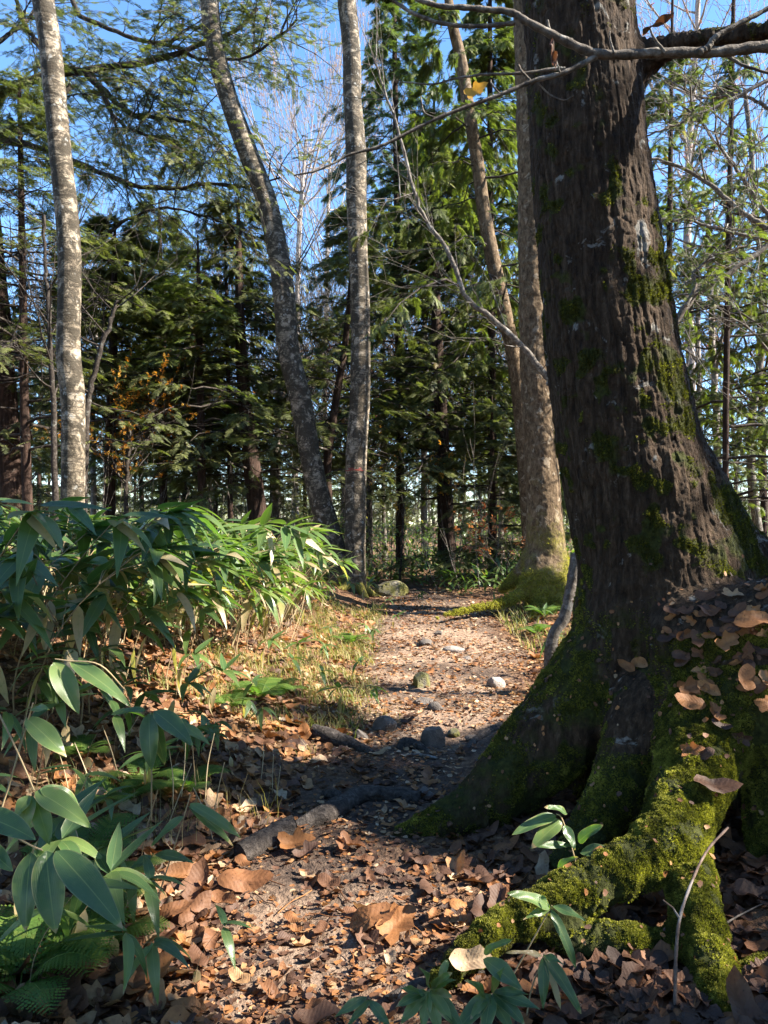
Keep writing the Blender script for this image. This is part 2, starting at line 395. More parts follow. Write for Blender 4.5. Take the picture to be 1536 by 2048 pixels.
# ------------------------------------------------------------------ places in the sun (the canopy beyond the frame leaves gaps for them)
for a in [(1010, 1290, .5), (910, 1285, .5), (810, 1290, .5), (1000, 1345, .42), (900, 1350, .45), (810, 1350, .4), (950, 1410, .36), (880, 1420, .36),
          (730, 1280, .5), (650, 1275, .45), (560, 1290, .3), (700, 1335, .33), (620, 1340, .25), (960, 1252, .34), (860, 1252, .30), (1070, 1262, .34),
          (540, 1400, .1), (640, 1390, .14), (450, 1330, .16), (380, 1290, .15), (280, 1310, .12), (350, 1425, .06), (460, 1480, .06), (560, 1455, .06), (250, 1290, .1), (600, 1520, .05), (420, 1350, .1), (520, 1340, .13), (120, 1600, .05), (740, 1420, .12), (900, 1205, .3), (820, 1195, .3),
          (430, 1855, .13), (540, 1850, .17), (660, 1850, .18), (770, 1850, .15), (820, 1800, .07), (700, 1790, .07), (570, 1790, .07), (600, 1940, .2), (720, 1945, .18), (480, 1950, .15), (830, 1960, .08), (400, 1840, .06), (850, 1900, .06), (590, 1703, .02), (700, 1480, .05), (860, 1470, .07), (300, 1480, .04)]:
    lit(*a)
for a in [(1350, 1690, .13, 2.7), (1150, 1780, .12, 2.6), (1040, 1810, .12, 2.55), (1240, 1740, .10, 2.6), (960, 1860, .1, 2.5), (1385, 1840, .04, 2.45), (1425, 1950, .04, 2.3), (1250, 1700, .04, 2.6),
          (1480, 1350, .12, 3.0), (1440, 1400, .06, 3.0), (1500, 1440, .05, 3.0), (1530, 1300, .08, 3.0), (1330, 1090, .14, 3.6), (1320, 1030, .1, 3.6), (1400, 1010, .1, 3.7), (1440, 1060, .1, 3.7),
          (1360, 780, .12, 3.8), (1310, 640, .08, 3.75), (1330, 860, .09, 3.75), (1300, 480, .05, 3.75), (1380, 920, .08, 3.8), (1090, 1745, .06, 2.5), (930, 1920, .05, 2.3),
          (100, 1600, .10, 2.4), (170, 1640, .08, 2.4), (60, 1620, .08, 2.4), (180, 1690, .07, 2.5), (140, 1490, .07, 2.6), (210, 1380, .06, 3.0), (120, 1370, .07, 3.0), (30, 1290, .05, 2.8),
          (400, 1080, .2, 5), (350, 1170, .16, 4.8), (280, 1050, .14, 4.6), (520, 1200, .25, 6), (680, 1130, .3, 7), (600, 1230, .25, 6.6), (560, 1050, .35, 6.0), (620, 1100, .4, 6.3), (500, 1020, .3, 5.6), (640, 1180, .35, 6.5), (560, 1150, .25, 6), (430, 1000, .16, 5.2), (330, 1010, .14, 4.8), (450, 1090, .12, 5.2), (150, 1030, .16, 4.3), (200, 1000, .14, 4.5), (60, 1010, .12, 4.2), (250, 1120, .1, 4.3), (330, 1250, .14, 5.2), (450, 1260, .2, 6),
          (1090, 1080, .4, 11.5), (1100, 1180, .4, 11.5), (1080, 900, .35, 11.5), (1080, 760, .3, 11.5), (1130, 1180, .2, 6.8),
          (715, 1130, .2, 13.5), (710, 850, .2, 13.5), (720, 560, .2, 13.5), (715, 330, .25, 13.5), (600, 800, .2, 13.5), (560, 520, .2, 13.5), (470, 240, .25, 13.5), (618, 900, .25, 13.6), (640, 1000, .2, 13.6), (580, 700, .25, 13.6), (250, 920, .5, 14.3), (300, 880, .4, 14.3), (200, 900, .4, 14.3), (400, 560, .6, 15), (900, 1090, .4, 18), (140, 520, .18, 9), (120, 300, .2, 9), (145, 830, .1, 9),
          (1300, 100, .25, 2.3), (1100, 100, .25, 2.3), (950, 190, .25, 2.3), (850, 30, .25, 2.3), (1460, 60, .2, 2.3)]:
    lit(*a)

# ------------------------------------------------------------------ ground: one sheet, fine near the path, reaching the horizon
def grid_lines(a, b, fine, far, g=1.22):
    c = list(np.arange(a, b + 1e-6, fine)); s = fine
    while c[-1] < far: s *= g; c.append(c[-1] + s)
    return c
gx = grid_lines(0, 5.0, .045, 900); gx = np.array([-v for v in gx[:0:-1]] + gx)
gy = grid_lines(1.2, 15.0, .045, 1200); s_ = .045; pre = [1.2]
while pre[-1] > -300: s_ *= 1.3; pre.append(pre[-1] - s_)
gy = np.array(pre[:0:-1] + gy)
XX, YY = np.meshgrid(gx, gy)
ZZ = T(XX, YY)
qq = np.stack([XX.ravel(), YY.ravel(), np.zeros(XX.size)], 1)
near_ = (np.abs(XX) < 6) & (YY > 1) & (YY < 16)
ZZ = ZZ + np.where(near_, (0.045 * (fbm(qq * 13, 8, 2) - .5)).reshape(XX.shape), 0)
wob = (fbm(qq * 1.7, 12) - .5).reshape(XX.shape)
dpath = np.abs(XX - path_x(YY)) - path_w(YY) + wob * .9
offp = sstep(-.35, .25, dpath)
pale = (1 - sstep(-.4, .1, dpath)) * sstep(4.6, 6.2, YY) * (1 - sstep(10.5, 13, YY))  # pale chips on the path, with its sunshine also put into the colour
pale = pale * np.clip(.42 + 2.2 * (fbm(qq * 1.9, 197, 3).reshape(XX.shape) - .36), .1, 1); pale = np.maximum(pale, .55 * (1 - sstep(-.4, .0, dpath)) * (1 - sstep(2.9, 3.2, YY)))  # nearest sunlit soil is painted paler too
ny_, nx_ = XX.shape
ii = np.arange(nx_ * ny_).reshape(ny_, nx_)
gF = np.stack([ii[:-1, :-1], ii[:-1, 1:], ii[1:, 1:], ii[1:, :-1]], -1).reshape(-1, 4)
mb = MB(); mb.add(np.stack([XX, YY, ZZ], -1), gF, (offp * .9 + .1).ravel(), pale.ravel())
tag(mb.build('ground', m_ground), 'leaf strewn forest floor with a worn dirt path', 'ground', kind='structure')

# ------------------------------------------------------------------ leaf templates
def quad_strip_leaf(n=5, droop=.25, w=.10, keel=.03):
    """a lance leaf along x, unit length: per station margin, midrib, margin"""
    V = []; A = []
    for k in range(n + 1):
        u = k / n
        ww = w * (math.sin(math.pi * min(1, u * 1.02) ** .62) ** .85 if 0 < u < 1 else 0.02)
        z = -droop * u * u
        x = u * (1 - droop * .25 * u)
        V += [(x, -ww, z + keel * ww / w), (x, 0, z), (x, ww, z + keel * ww / w)]; A += [1, 0, 1]
    F = []
    for k in range(n):
        a = 3 * k
        F += [(a, a + 1, a + 4, a + 3), (a + 1, a + 2, a + 5, a + 4)]
    return np.array(V), np.array(F), np.array(A, float)
SASA_T = [quad_strip_leaf(8, d, w, k) for d, w, k in ((.10, .115, .025), (.22, .125, .03), (.36, .11, .02), (.03, .12, .03), (.5, .115, .02))]

def dead_leaf_template(seed, lobes, n=22):
    r = np.random.default_rng(seed)
    th = np.linspace(0, 2 * math.pi, n, endpoint=False)
    rad = 0.30 + 0.22 * np.cos(th) ** 2 + (.09 if lobes == 5 else .03) * np.cos(lobes * th) + r.normal(0, .014, n)
    rad[0] = .62; rad[1] = rad[-1] = .5
    ph = r.uniform(0, 6); cx, cy = r.uniform(-.1, .45), r.uniform(.0, .6); fold = r.uniform(0, .4)
    def zz(x, y): return (cx * x * x * .8 + cy * y * y * .8 * np.sign(r_s) + fold * np.abs(y) * .6 + .06 * np.sin(7 * x + ph) + .07 * np.sin(8 * y + 2 * ph))
    r_s = 1 if r.random() < .75 else -1
    V = [(0, 0, 0)]; A = [0]
    for f in (.38, .72, 1.0):
        rr = rad * f * (1 + (r.normal(0, .03, n) if f == 1 else 0))
        V += list(zip(rr * np.cos(th), rr * np.sin(th) * .85, np.zeros(n))); A += [f] * n
    A = [.5 + .8 * (x_ - .75 * abs(y_)) for x_, y_, z_ in V]
    V = np.array(V); V[:, 2] = zz(V[:, 0], V[:, 1]) + r.normal(0, .012, len(V)); V[:, 2] -= V[:, 2].min()
    F = []
    for k in range(n):
        k2 = (k + 1) % n
        if k % 2 == 0: F.append((0, 1 + k, 1 + k2, 1 + (k + 2) % n))
        for q in range(2):
            F.append((1 + q * n + k, 1 + (q + 1) * n + k, 1 + (q + 1) * n + k2, 1 + q * n + k2))
    return V, np.array(F), np.array(A, float)
DEAD_T = [dead_leaf_template(s, l) for s, l in ((1, 3), (2, 5), (3, 3), (4, 4), (5, 5), (6, 2), (7, 3), (8, 5), (9, 2))]
# a fragment: six-corner curled chip
CHIP_T = []
for s in range(4):
    r = np.random.default_rng(60 + s); th = np.linspace(0, 2 * math.pi, 6, endpoint=False)
    V = np.concatenate([[(0, 0, 0.0)], np.stack([.5 * np.cos(th) * r.uniform(.6, 1.1, 6), .36 * np.sin(th) * r.uniform(.6, 1.1, 6), r.uniform(-.05, .22, 6)], 1)])
    CHIP_T.append((V, np.array([(0, 1 + k, 1 + (k + 1) % 6) for k in range(6)])))

def spray_template(n, lw, ll, spread, droop, seed):
    """a flat evergreen spray along x: side twiglets as narrow tapered leaves"""
    r = np.random.default_rng(seed); V = []; F = []
    def lf(p, ang, L, w, z0):
        a = len(V); c, s = math.cos(ang), math.sin(ang)
        for (u, vv) in ((0, -.35), (0, .35), (.55, .5), (1, .08), (1, -.08), (.55, -.5)):
            V.append((p + c * u * L - s * vv * w, s * u * L + c * vv * w, z0 - droop * (p + u * L) ** 2 + r.normal(0, .01)))
        F.append((a, a + 5, a + 2, a + 1)); F.append((a + 5, a + 4, a + 3, a + 2))
    for k in range(n):
        u = (k + .5) / n; L = ll * (1 - .55 * u) * r.uniform(.75, 1.15)
        for sgn in (-1, 1):
            lf(u * .85, sgn * spread * r.uniform(.8, 1.2), L, lw * r.uniform(.8, 1.2), 0)
    lf(.5, 0, .5, lw, 0); lf(0.0, 0, .6, lw * .7, 0)
    return np.array(V), np.array(F)
HEM_T = [spray_template(9, .046, .38, 1.0, .12, s) for s in (1, 2, 3)]
THU_T = [spray_template(8, .062, .42, .75, .36, s) for s in (4, 5, 6)]
BRD_T = []                                       # a loose sprig of broad leaves
for s in range(3):
    r = np.random.default_rng(90 + s); V = []; F = []
    for k in range(7):
        p = r.uniform(0, .9); ang = r.uniform(-1.4, 1.4); L = r.uniform(.25, .4); w = L * .5; a = len(V); c, q = math.cos(ang), math.sin(ang); z = r.uniform(-.2, .1)
        for (u, vv, dz) in ((0, 0, 0), (.5, -.5, -.04), (1, 0, -.1), (.5, .5, -.04)):
            V.append((p + c * u * L - q * vv * w, q * u * L + c * vv * w, z + dz))
        F.append((a, a + 1, a + 2, a + 3))
    BRD_T.append((np.array(V), np.array(F)))

# ------------------------------------------------------------------ trees
def crown_on_twigs(mb, rng, tip, dirn, n_per, spread, slen, tmpls, tint_rng, cull, flat=.25):
    """sprays along twigs: tip (M,K,3) twig polylines"""
    M, K, _ = tip.shape
    s = rng.uniform(.15, 1.0, (M, n_per)); i = np.clip((s * (K - 1)).astype(int), 0, K - 2); fr = s * (K - 1) - i
    m = np.arange(M)[:, None]
    pos = (tip[m, i] * (1 - fr[..., None]) + tip[m, i + 1] * fr[..., None]).reshape(-1, 3)
    d0 = nrm(tip[m, i + 1] - tip[m, i]).reshape(-1, 3)
    ang = rng.normal(0, spread, len(pos)) + np.where(rng.random(len(pos)) < .5, .5, -.5) * spread
    c, sn = np.cos(ang)[:, None], np.sin(ang)[:, None]
    ax = np.concatenate([d0[:, :1] * c - d0[:, 1:2] * sn, d0[:, :1] * sn + d0[:, 1:2] * c, d0[:, 2:] + rng.normal(-.08, .15, (len(pos), 1))], 1)
    up = np.array([0, 0, 1.0]) + rng.normal(0, flat, (len(pos), 3))
    sz = slen * rng.uniform(.65, 1.25, len(pos))
    if cull is not None:
        k = ~cull(pos + nrm(ax) * sz[:, None] * .45)
        pos, ax, up, sz = pos[k], ax[k], up[k], sz[k]
    tint = rng.uniform(tint_rng[0], tint_rng[1], len(pos)) + (rng.random(len(pos)) < .04) * .25
    w = rng.integers(0, len(tmpls), len(pos))
    for t, (tv, tf) in enumerate(tmpls):
        q = w == t
        if q.any(): scatter(mb, tv, tf, pos[q], ax[q], up[q], sz[q], tint[q])

def conifer_geo(rng, trunk, tr, z0, z1, nb, rmax, tmpls=HEM_T, slen=.26, droop=.25, lift=.12, twigs=14, per=8, az=None, cull=None, prof='cone', tint=(.1, .9), bare=.0, spread=.5, flat=.25, bseg=5):
    """trunk polyline, branches with side twigs, flat sprays; returns three collections"""
    tm, bm_, cm = MB(), MB(), MB()
    kz = max(8, int((trunk[-1, 2] - trunk[0, 2]) / .35))
    tp = resample(trunk, kz); tr_ = np.interp(np.linspace(0, 1, kz), np.linspace(0, 1, len(tr)), tr)
    tubes(tm, tp, tr_, 14)
    h = np.sort(rng.uniform(0, 1, nb)) ** .92
    z = z0 + (z1 - z0) * h
    base = np.stack([np.interp(z, tp[:, 2], tp[:, c]) for c in range(3)], 1)
    a = rng.uniform(az[0], az[1], nb) if az else (np.arange(nb) * 2.39996 + rng.normal(0, .4, nb))
    if prof == 'cone': L = rmax * (1 - h) ** .75 + .35
    elif prof == 'dome': L = rmax * np.sqrt(np.clip(1 - (h * .95) ** 2.2, .02, 1)) * (.6 + .4 * sstep(0, .25, h))
    else: L = rmax * np.ones(nb)
    L = L * rng.uniform(.55, 1.12, nb)
    K = 7; s = np.linspace(0, 1, K)
    d = np.stack([np.cos(a), np.sin(a), np.zeros(nb)], 1); perp = np.stack([-np.sin(a), np.cos(a), np.zeros(nb)], 1)
    dr = droop * rng.uniform(.5, 1.5, nb); lf = lift * rng.uniform(.3, 1.8, nb); bend = rng.normal(0, .18, nb)
    B = base[:, None] + d[:, None] * (s[None, :, None] * L[:, None, None]) + perp[:, None] * (bend[:, None] * L[:, None] * s[None] ** 2)[..., None]
    B[:, :, 2] += L[:, None] * (lf[:, None] * s[None] - dr[:, None] * s[None] ** 2)
    B[:, 1:-1] += rng.normal(0, .02, (nb, K - 2, 3)) * L[:, None, None]
    r0 = np.clip(L * .011, .006, .05)
    kb = np.ones(nb, bool)
    if cull is not None: kb = cull(B.reshape(-1, 3)).reshape(nb, K).mean(1) < .3
    tubes(bm_, B[kb], (r0[:, None] * (1.05 - .9 * s[None]))[kb], bseg, cap=False)
    # side twigs
    u = (np.arange(twigs) + .5) / twigs; u = np.broadcast_to(.12 + .88 * u, (nb, twigs)) + rng.normal(0, .02, (nb, twigs)); u = np.clip(u, .05, .995)
    i = np.clip((u * (K - 1)).astype(int), 0, K - 2); fr = (u * (K - 1) - i)[..., None]; bi = np.arange(nb)[:, None]
    st = B[bi, i] * (1 - fr) + B[bi, i + 1] * fr; td = nrm(B[bi, i + 1] - B[bi, i])
    side = np.where(np.arange(twigs) % 2 == 0, 1.0, -1.0)[None, :, None]
    ang = rng.uniform(.7, 1.15, (nb, twigs))[..., None]
    pr = np.stack([-td[..., 1], td[..., 0], np.zeros_like(td[..., 0])], -1)
    dirn = td * np.cos(ang) + pr * side * np.sin(ang)
    tl = (L[:, None] * .40 * (1.1 - .75 * u) * rng.uniform(.6, 1.25, (nb, twigs)) + .12)
    kk = np.linspace(0, 1, 4)
    TW = st[:, :, None] + dirn[:, :, None] * (kk[None, None, :, None] * tl[..., None, None])
    TW[..., 2] -= (droop * .6 * tl[..., None] * kk ** 2)
    TW = TW.reshape(-1, 4, 3)
    TW[:, 1:] += rng.normal(0, .018, (len(TW), 3, 3))
    if cull is not None: TW = TW[~(cull(TW[:, 1]) | cull(TW[:, 3]))]
    tubes(bm_, TW, np.full((len(TW), 4), .0045) * np.array([1.2, 1, .8, .5]), 3, cap=False)
    live = rng.random(len(TW)) > bare
    crown_on_twigs(cm, rng, TW[live], None, per, spread, slen, tmpls, tint, cull, flat)
    tips = np.stack([B[:, -2], B[:, -1], B[:, -1] + (B[:, -1] - B[:, -2]) * .3], 1)
    crown_on_twigs(cm, rng, tips, None, 3, spread * .6, slen, tmpls, tint, cull, flat)
    return tm, bm_, cm

def tree_from_geo(name, label, geo, base, mats, group=None, cat='tree', in_place=True):
    root = empty(name, base, label, cat, group)
    tm, bm_, cm = geo
    tm.build('trunk', mats[0], root, base)
    if bm_ is not None and bm_.n: bm_.build('branches', mats[1], root, base)
    if cm is not None and cm.n: cm.build('crown', mats[2], root, base)
    return root

def twig_tree(rng, start, d, L, r, depth, kids, up=.1, angle=.6, out=None, taper=.55, K=5, wig=.07):
    """recursive bare branching; out: {depth: [(polyline, radii)]}"""
    if out is None: out = {}
    s = np.linspace(0, 1, K)[:, None]; d = nrm(np.asarray(d, float))
    p = start + d * L * s + np.array([0, 0, up * L]) * s ** 2 + np.cumsum(rng.normal(0, wig * L / K, (K, 3)), 0) * (s > 0)
    out.setdefault(depth, []).append((p, r * (1 - (1 - taper) * s[:, 0])))
    if depth > 0:
        n = kids if np.isscalar(kids) else kids[depth]
        for k in range(n):
            t = rng.uniform(.3, 1.0) if k else 1.0
            q = np.array([np.interp(t, s[:, 0], p[:, c]) for c in range(3)])
            dd = nrm(p[-1] - p[-2]) + rng.normal(0, angle, 3) * (1.0 if k else .5)
            twig_tree(rng, q, dd, L * rng.uniform(.5, .8), r * taper * rng.uniform(.6, .95) * (1 - .3 * (1 - t)), depth - 1, kids, up, angle, out, taper, K, wig)
    return out
def twigs_to_mb(mb, out, minr=.002, segs=(3, 4, 5, 6, 8, 8)):
    for dpt, lst in out.items():
        Pn = np.stack([a for a, _ in lst]); Rn = np.maximum(np.stack([b for _, b in lst]), minr)
        tubes(mb, Pn, Rn, segs[min(dpt, len(segs) - 1)], cap=False)
def twig_tips(out, dmax=1):
    return np.stack([a for d, l in out.items() if d <= dmax for a, _ in l])

# ------------------------------------------------------------------ the big mossy tree: trunk, buttresses and roots as one smooth body
CAPS = []                                        # chains of (px, py, depth, radius)
CAPS.append(([(1125, -330, 4, .275), (1140, -150, 4, .28), (1154, 0, 4, .288), (1170, 200, 4, .298), (1176, 300, 4, .306), (1198, 500, 4, .322), (1222, 700, 4, .345), (1256, 900, 4, .37), (1285, 1000, 4, .395), (1320, 1120, 4, .43), (1340, 1300, 4, .47), (1330, 1600, 4, .5)], .10))
CAPS.append(([(1295, 1190, 3.95, .30), (1240, 1310, 3.9, .265), (1155, 1415, 3.85, .235), (1060, 1520, 3.8, .195), (965, 1612, 3.72, .135), (865, 1655, 3.62, .075), (800, 1675, 3.58, .04)], .08))
CAPS.append(([(1325, 1000, 4.05, .33), (1425, 1120, 4.1, .28), (1560, 1190, 4.1, .2), (1720, 1280, 4.1, .14)], .10))
CAPS.append(([(1395, 1290, 3.5, .22), (1560, 1275, 3.42, .28)], .10))
CAPS.append(([(1425, 1400, 3.42, .25), (1590, 1420, 3.3, .33)], .09))
CAPS.append(([(1410, 1470, 3.28, .20), (1370, 1600, 3.02, .135), (1338, 1685, 2.8, .112), (1240, 1745, 2.7, .082), (1125, 1797, 2.62, .07), (1020, 1847, 2.55, .058), (945, 1900, 2.48, .046), (870, 1965, 2.42, .03)], .035))
CAPS.append(([(1362, 1680, 2.88, .09), (1390, 1800, 2.6, .072), (1420, 1920, 2.4, .068), (1462, 2060, 2.2, .066), (1500, 2230, 2.0, .06)], .03))
CAPS.append(([(1405, 1850, 2.52, .055), (1335, 1888, 2.54, .05), (1240, 1893, 2.53, .06), (1150, 1878, 2.57, .055), (1085, 1855, 2.62, .035), (1040, 1868, 2.66, .012)], .035))
CAPS.append(([(1560, 1420, 3.3, .2), (1552, 1560, 3.2, .12), (1545, 1700, 3.1, .1), (1550, 1830, 3.0, .1)], .05))
CAPS.append(([(1300, 1420, 3.55, .18), (1245, 1560, 3.42, .13), (1185, 1660, 3.3, .09), (1115, 1735, 3.18, .05)], .06))
CAPS.append(([(1470, 1955, 2.42, .05), (1570, 1945, 2.36, .065), (1700, 2000, 2.3, .05)], .04))
CAPS.append(([(1262, 135, 4.0, .14), (1300, 112, 3.95, .085), (1345, 92, 3.85, .062), (1420, 78, 3.75, .055), (1540, 62, 3.6, .05), (1680, 20, 3.4, .045)], .06))
def big_tree_field(Q, caps=None):
    f = np.full(len(Q), 9.0, np.float32)
    for chain, k in (caps or CAPS):
        pts = np.array([P(a, b, c) for a, b, c, _ in chain], np.float32); rr = [q[3] for q in chain]
        g = np.full(len(Q), 9.0, np.float32)
        for j in range(len(pts) - 1):
            a, b = pts[j], pts[j + 1]; ab = b - a
            t = np.clip(((Q - a) @ ab) / float(ab @ ab), 0, 1)
            dd = np.linalg.norm(Q - (a + t[:, None] * ab), axis=1) - (rr[j] + (rr[j + 1] - rr[j]) * t)
            g = np.minimum(g, dd)
        h = np.clip(.5 + .5 * (f - g) / k, 0, 1)
        f = f * (1 - h) + g * h - k * h * (1 - h)
    return f
def surface_nets(lo, hi, step, field):
    n = np.ceil((hi - lo) / step).astype(int) + 1
    ax = [lo[c] + step * np.arange(n[c]) for c in range(3)]
    A = np.empty(n, np.float32)
    for i0 in range(0, n[0], 16):
        g = np.stack(np.meshgrid(ax[0][i0:i0 + 16], ax[1], ax[2], indexing='ij'), -1).reshape(-1, 3).astype(np.float32)
        A[i0:i0 + 16] = field(g).reshape(-1, n[1], n[2])
    ins = A < 0
    C = [ins[i:n[0] - 1 + i, j:n[1] - 1 + j, k:n[2] - 1 + k] for i in (0, 1) for j in (0, 1) for k in (0, 1)]
    cnt = sum(c.astype(int) for c in C); act = (cnt > 0) & (cnt < 8)
    idx = -np.ones(act.shape, int); cells = np.argwhere(act); idx[act] = np.arange(len(cells))
    acc = np.zeros((len(cells), 3)); num = np.zeros(len(cells))
    corners = np.array([(i, j, k) for i in (0, 1) for j in (0, 1) for k in (0, 1)])
    for a in range(8):
        for b in range(a + 1, 8):
            if np.abs(corners[a] - corners[b]).sum() != 1: continue
            va = A[tuple((cells + corners[a]).T)]; vb = A[tuple((cells + corners[b]).T)]
            x = (va < 0) != (vb < 0)
            t = va[x] / (va[x] - vb[x])
            acc[x] += corners[a] + t[:, None] * (corners[b] - corners[a]); num[x] += 1
    V = lo + step * (cells + acc / np.maximum(num, 1)[:, None])
    F = []
    for c in range(3):
        o1, o2 = (c + 1) % 3, (c + 2) % 3
        s0 = [slice(1, -1)] * 3; s0[c] = slice(0, -1); s1 = list(s0); s1[c] = slice(1, None)
        e = np.argwhere(ins[tuple(s0)] != ins[tuple(s1)]); off = np.ones(3, int); off[c] = 0; e = e + off
        flip = ins[tuple(e.T)]
        d1 = np.zeros(3, int); d1[o1] = 1; d2 = np.zeros(3, int); d2[o2] = 1
        q = np.stack([idx[tuple((e - d1 - d2).T)], idx[tuple((e - d2).T)], idx[tuple(e.T)], idx[tuple((e - d1).T)]], 1)
        q[~flip] = q[~flip][:, ::-1]; F.append(q[(q >= 0).all(1)])
    return V, np.concatenate(F)
lo = np.array([-.15, 1.75, -.25]); hi = np.array([2.6, 4.75, 5.0])
bV, bF = surface_nets(lo, hi, .024, big_tree_field)
mbt = MB(); mbt.add(bV, bF); tmp = mbt.build('tmp', m_bark_big)
md = tmp.modifiers.new('s', 'SUBSURF'); md.levels = 2; md.render_levels = 2
dg = bpy.context.evaluated_depsgraph_get(); me2 = tmp.evaluated_get(dg).to_mesh()
nv = len(me2.vertices); bV = np.empty(nv * 3, np.float32); me2.vertices.foreach_get('co', bV); bV = bV.reshape(-1, 3).astype(float)
bN = np.empty(nv * 3, np.float32); me2.vertices.foreach_get('normal', bN); bN = bN.reshape(-1, 3).astype(float)
bF = np.empty(len(me2.loops), np.int32); me2.loops.foreach_get('vertex_index', bF); bF = bF.reshape(-1, 4)
tmp.evaluated_get(dg).to_mesh_clear(); tme = tmp.data; bpy.data.objects.remove(tmp); bpy.data.meshes.remove(tme)
bb_base = P(1320, 1640, 4.0)
def moss_mask(V, N):
    px, py, d = to_px(V)
    z = V[:, 2]; n = fbm(V * 4.5, 31, 3); n2 = fbm(V * 14, 35, 2); d0_ = sstep(.2, .9, V[:, 0]) * .55 + .45
    low = 1 - sstep(.95, 1.45, z)
    m = (low * (.55 + .45 * N[:, 2]) + .25 * low) * np.where(V[:, 1] > 3.35, .52 + .5 * (n - .5), 1)
    right = sstep(-.15, .55, N[:, 0]) * (1 - sstep(2.3, 3.3, z)) * sstep(.34, .62, n) * .75
    knee = (1 - sstep(1.2, 1.95, z)) * sstep(.40, .55, n) * .8 * sstep(-.2, .4, N[:, 0])
    wx = 90 * (fbm(V * 6, 37, 2) - .5); side = (px > 1225 + wx) & (px < 1285 + wx) & (py > 1260 + wx) & (py < 1500 + 2 * wx)                # bare rotten wood in the crevice
    m = np.maximum(m, sstep(.42, .66, n2) * sstep(.32, .58, n) * .78 * (1 - .5 * sstep(2.5, 4, z))); litter = (N[:, 2] > .35) & (px > 1300) & (py > 1140) & (py < 1330) & (d < 3.75)
    limb = sstep(3.6, 3.9, z) * (px > 1290) * sstep(.5, .9, N[:, 2]) * .5
    m = np.maximum.reduce([m, right, knee, limb]) * (.45 + .9 * n2)
    m = np.where(side, m * .2, m); m = np.where(litter, m * .15, m)
    return np.clip(m, 0, 1)
bM = moss_mask(bV, bN)
wT = sstep(.75, 1.6, bV[:, 2])
lean = np.stack([bV[:, 0] + .10 * bV[:, 2] + .03 * (fbm(bV * 3, 61, 2) - .5), bV[:, 1] + .03 * (fbm(bV * 3, 62, 2) - .5), bV[:, 2]], 1)
warp = lean + .02 * (np.stack([fbm(lean * 9, 63, 2), fbm(lean * 9, 64, 2), 0 * lean[:, 0]], 1) - .5)
def crack(q, sd, wd): return np.exp(-(np.abs(2 * fbm(q, sd, 2) - 1) / wd) ** 2)
fiss = crack(warp * np.array([15, 15, 1.7]), 41, .15) + .6 * crack(warp * np.array([29, 29, 3.6]), 43, .16) + .45 * crack(warp * np.array([12, 12, 10]), 45, .10)
ridge2 = fbm(lean * np.array([60, 60, 7]), 44, 2) - .5
lump = fbm(bV * 8, 51, 3) - .5; fine = fbm(bV * 38, 55, 2) - .5
strand = 1 - np.abs(2 * fbm(bV * np.array([11, 11, 2.5]), 58, 2) - 1) * 2
disp = wT * (-.0095 * fiss + .010 * ridge2 + .007 * (fbm(lean * np.array([110, 110, 26]), 47, 2) - .5) + .018 * lump) + (1 - wT) * (.018 * lump + .013 * strand) + .016 * fine * (.4 + bM)
bV2 = bV + bN * disp[:, None]
big = empty('mossy_tree', bb_base, 'massive old tree with furrowed dark trunk and moss covered roots beside the path', 'tree')
mbt = MB(); mbt.add(bV2, bF, .5, bM * .9); mbt.build('trunk', m_bark_big, big, bb_base)
from mathutils.bvhtree import BVHTree
bvh = BVHTree.FromPolygons([tuple(v) for v in bV2], [tuple(int(i) for i in f) for f in bF])
def surf(px, py):
    """what the pixel shows: the big tree or the ground (point, normal)"""
    o = np.array([0, 0, CAM_H]); d = nrm(P(px, py, 1.0) - o)
    h = bvh.ray_cast(Vector(o), Vector(d)); g = G(px, py)
    if h[0] is not None and np.linalg.norm(np.array(h[0]) - o) < np.linalg.norm(g - o):
        n = np.array(h[1]); return np.array(h[0]), (n if n @ d < 0 else -n)
    e = .05; n = nrm(np.array([float(T(g[0] - e, g[1]) - T(g[0] + e, g[1])), float(T(g[0], g[1] - e) - T(g[0], g[1] + e)), 2 * e]))
    return g, n
# moss tufts
rng = np.random.default_rng(5)
fc = bV2[bF].mean(1); fn = nrm(np.cross(bV2[bF[:, 2]] - bV2[bF[:, 0]], bV2[bF[:, 3]] - bV2[bF[:, 1]]))
fa = .5 * np.linalg.norm(np.cross(bV2[bF[:, 2]] - bV2[bF[:, 0]], bV2[bF[:, 3]] - bV2[bF[:, 1]]), axis=1)
fm = bM[bF].mean(1) * (.35 + .65 * sstep(.32, .48, fbm(fc * 9, 161, 2))); vis = (fn * (np.array([0, 0, CAM_H]) - fc)).sum(1) > -.25
pr = fa * sstep(.26, .85, fm) ** .8 * vis * np.where(fc[:, 2] > 1.15, .55, 1) * (1.2 + 1.6 * (to_px(fc)[2] < 3.1)); pr /= pr.sum()
fcB, fnB = fc, fn; prB = fa * vis * (fn[:, 2] > .15) * (fc[:, 2] < 1.3); prB = prB / prB.sum()
NM = 210000
ch = rng.choice(len(fc), NM, p=pr)
e1 = bV2[bF[ch, 1]] - bV2[bF[ch, 0]]; e2 = bV2[bF[ch, 3]] - bV2[bF[ch, 0]]
mp = bV2[bF[ch, 0]] + e1 * rng.random((NM, 1)) + e2 * rng.random((NM, 1)); mn = fn[ch]
tuftV = []; tuftF = []
for k in range(3):
    a = k * 2.1; c, s_ = math.cos(a), math.sin(a); b = len(tuftV)
    tuftV += [(-.12, -.16 * s_, .16 * c), (-.12, .16 * s_, -.16 * c), (.9, .28 * c + .1 * s_, .28 * s_ - .1 * c), (.7, .40 * c - .1 * s_, .40 * s_ + .1 * c)]
    tuftF.append((b, b + 1, b + 2, b + 3))
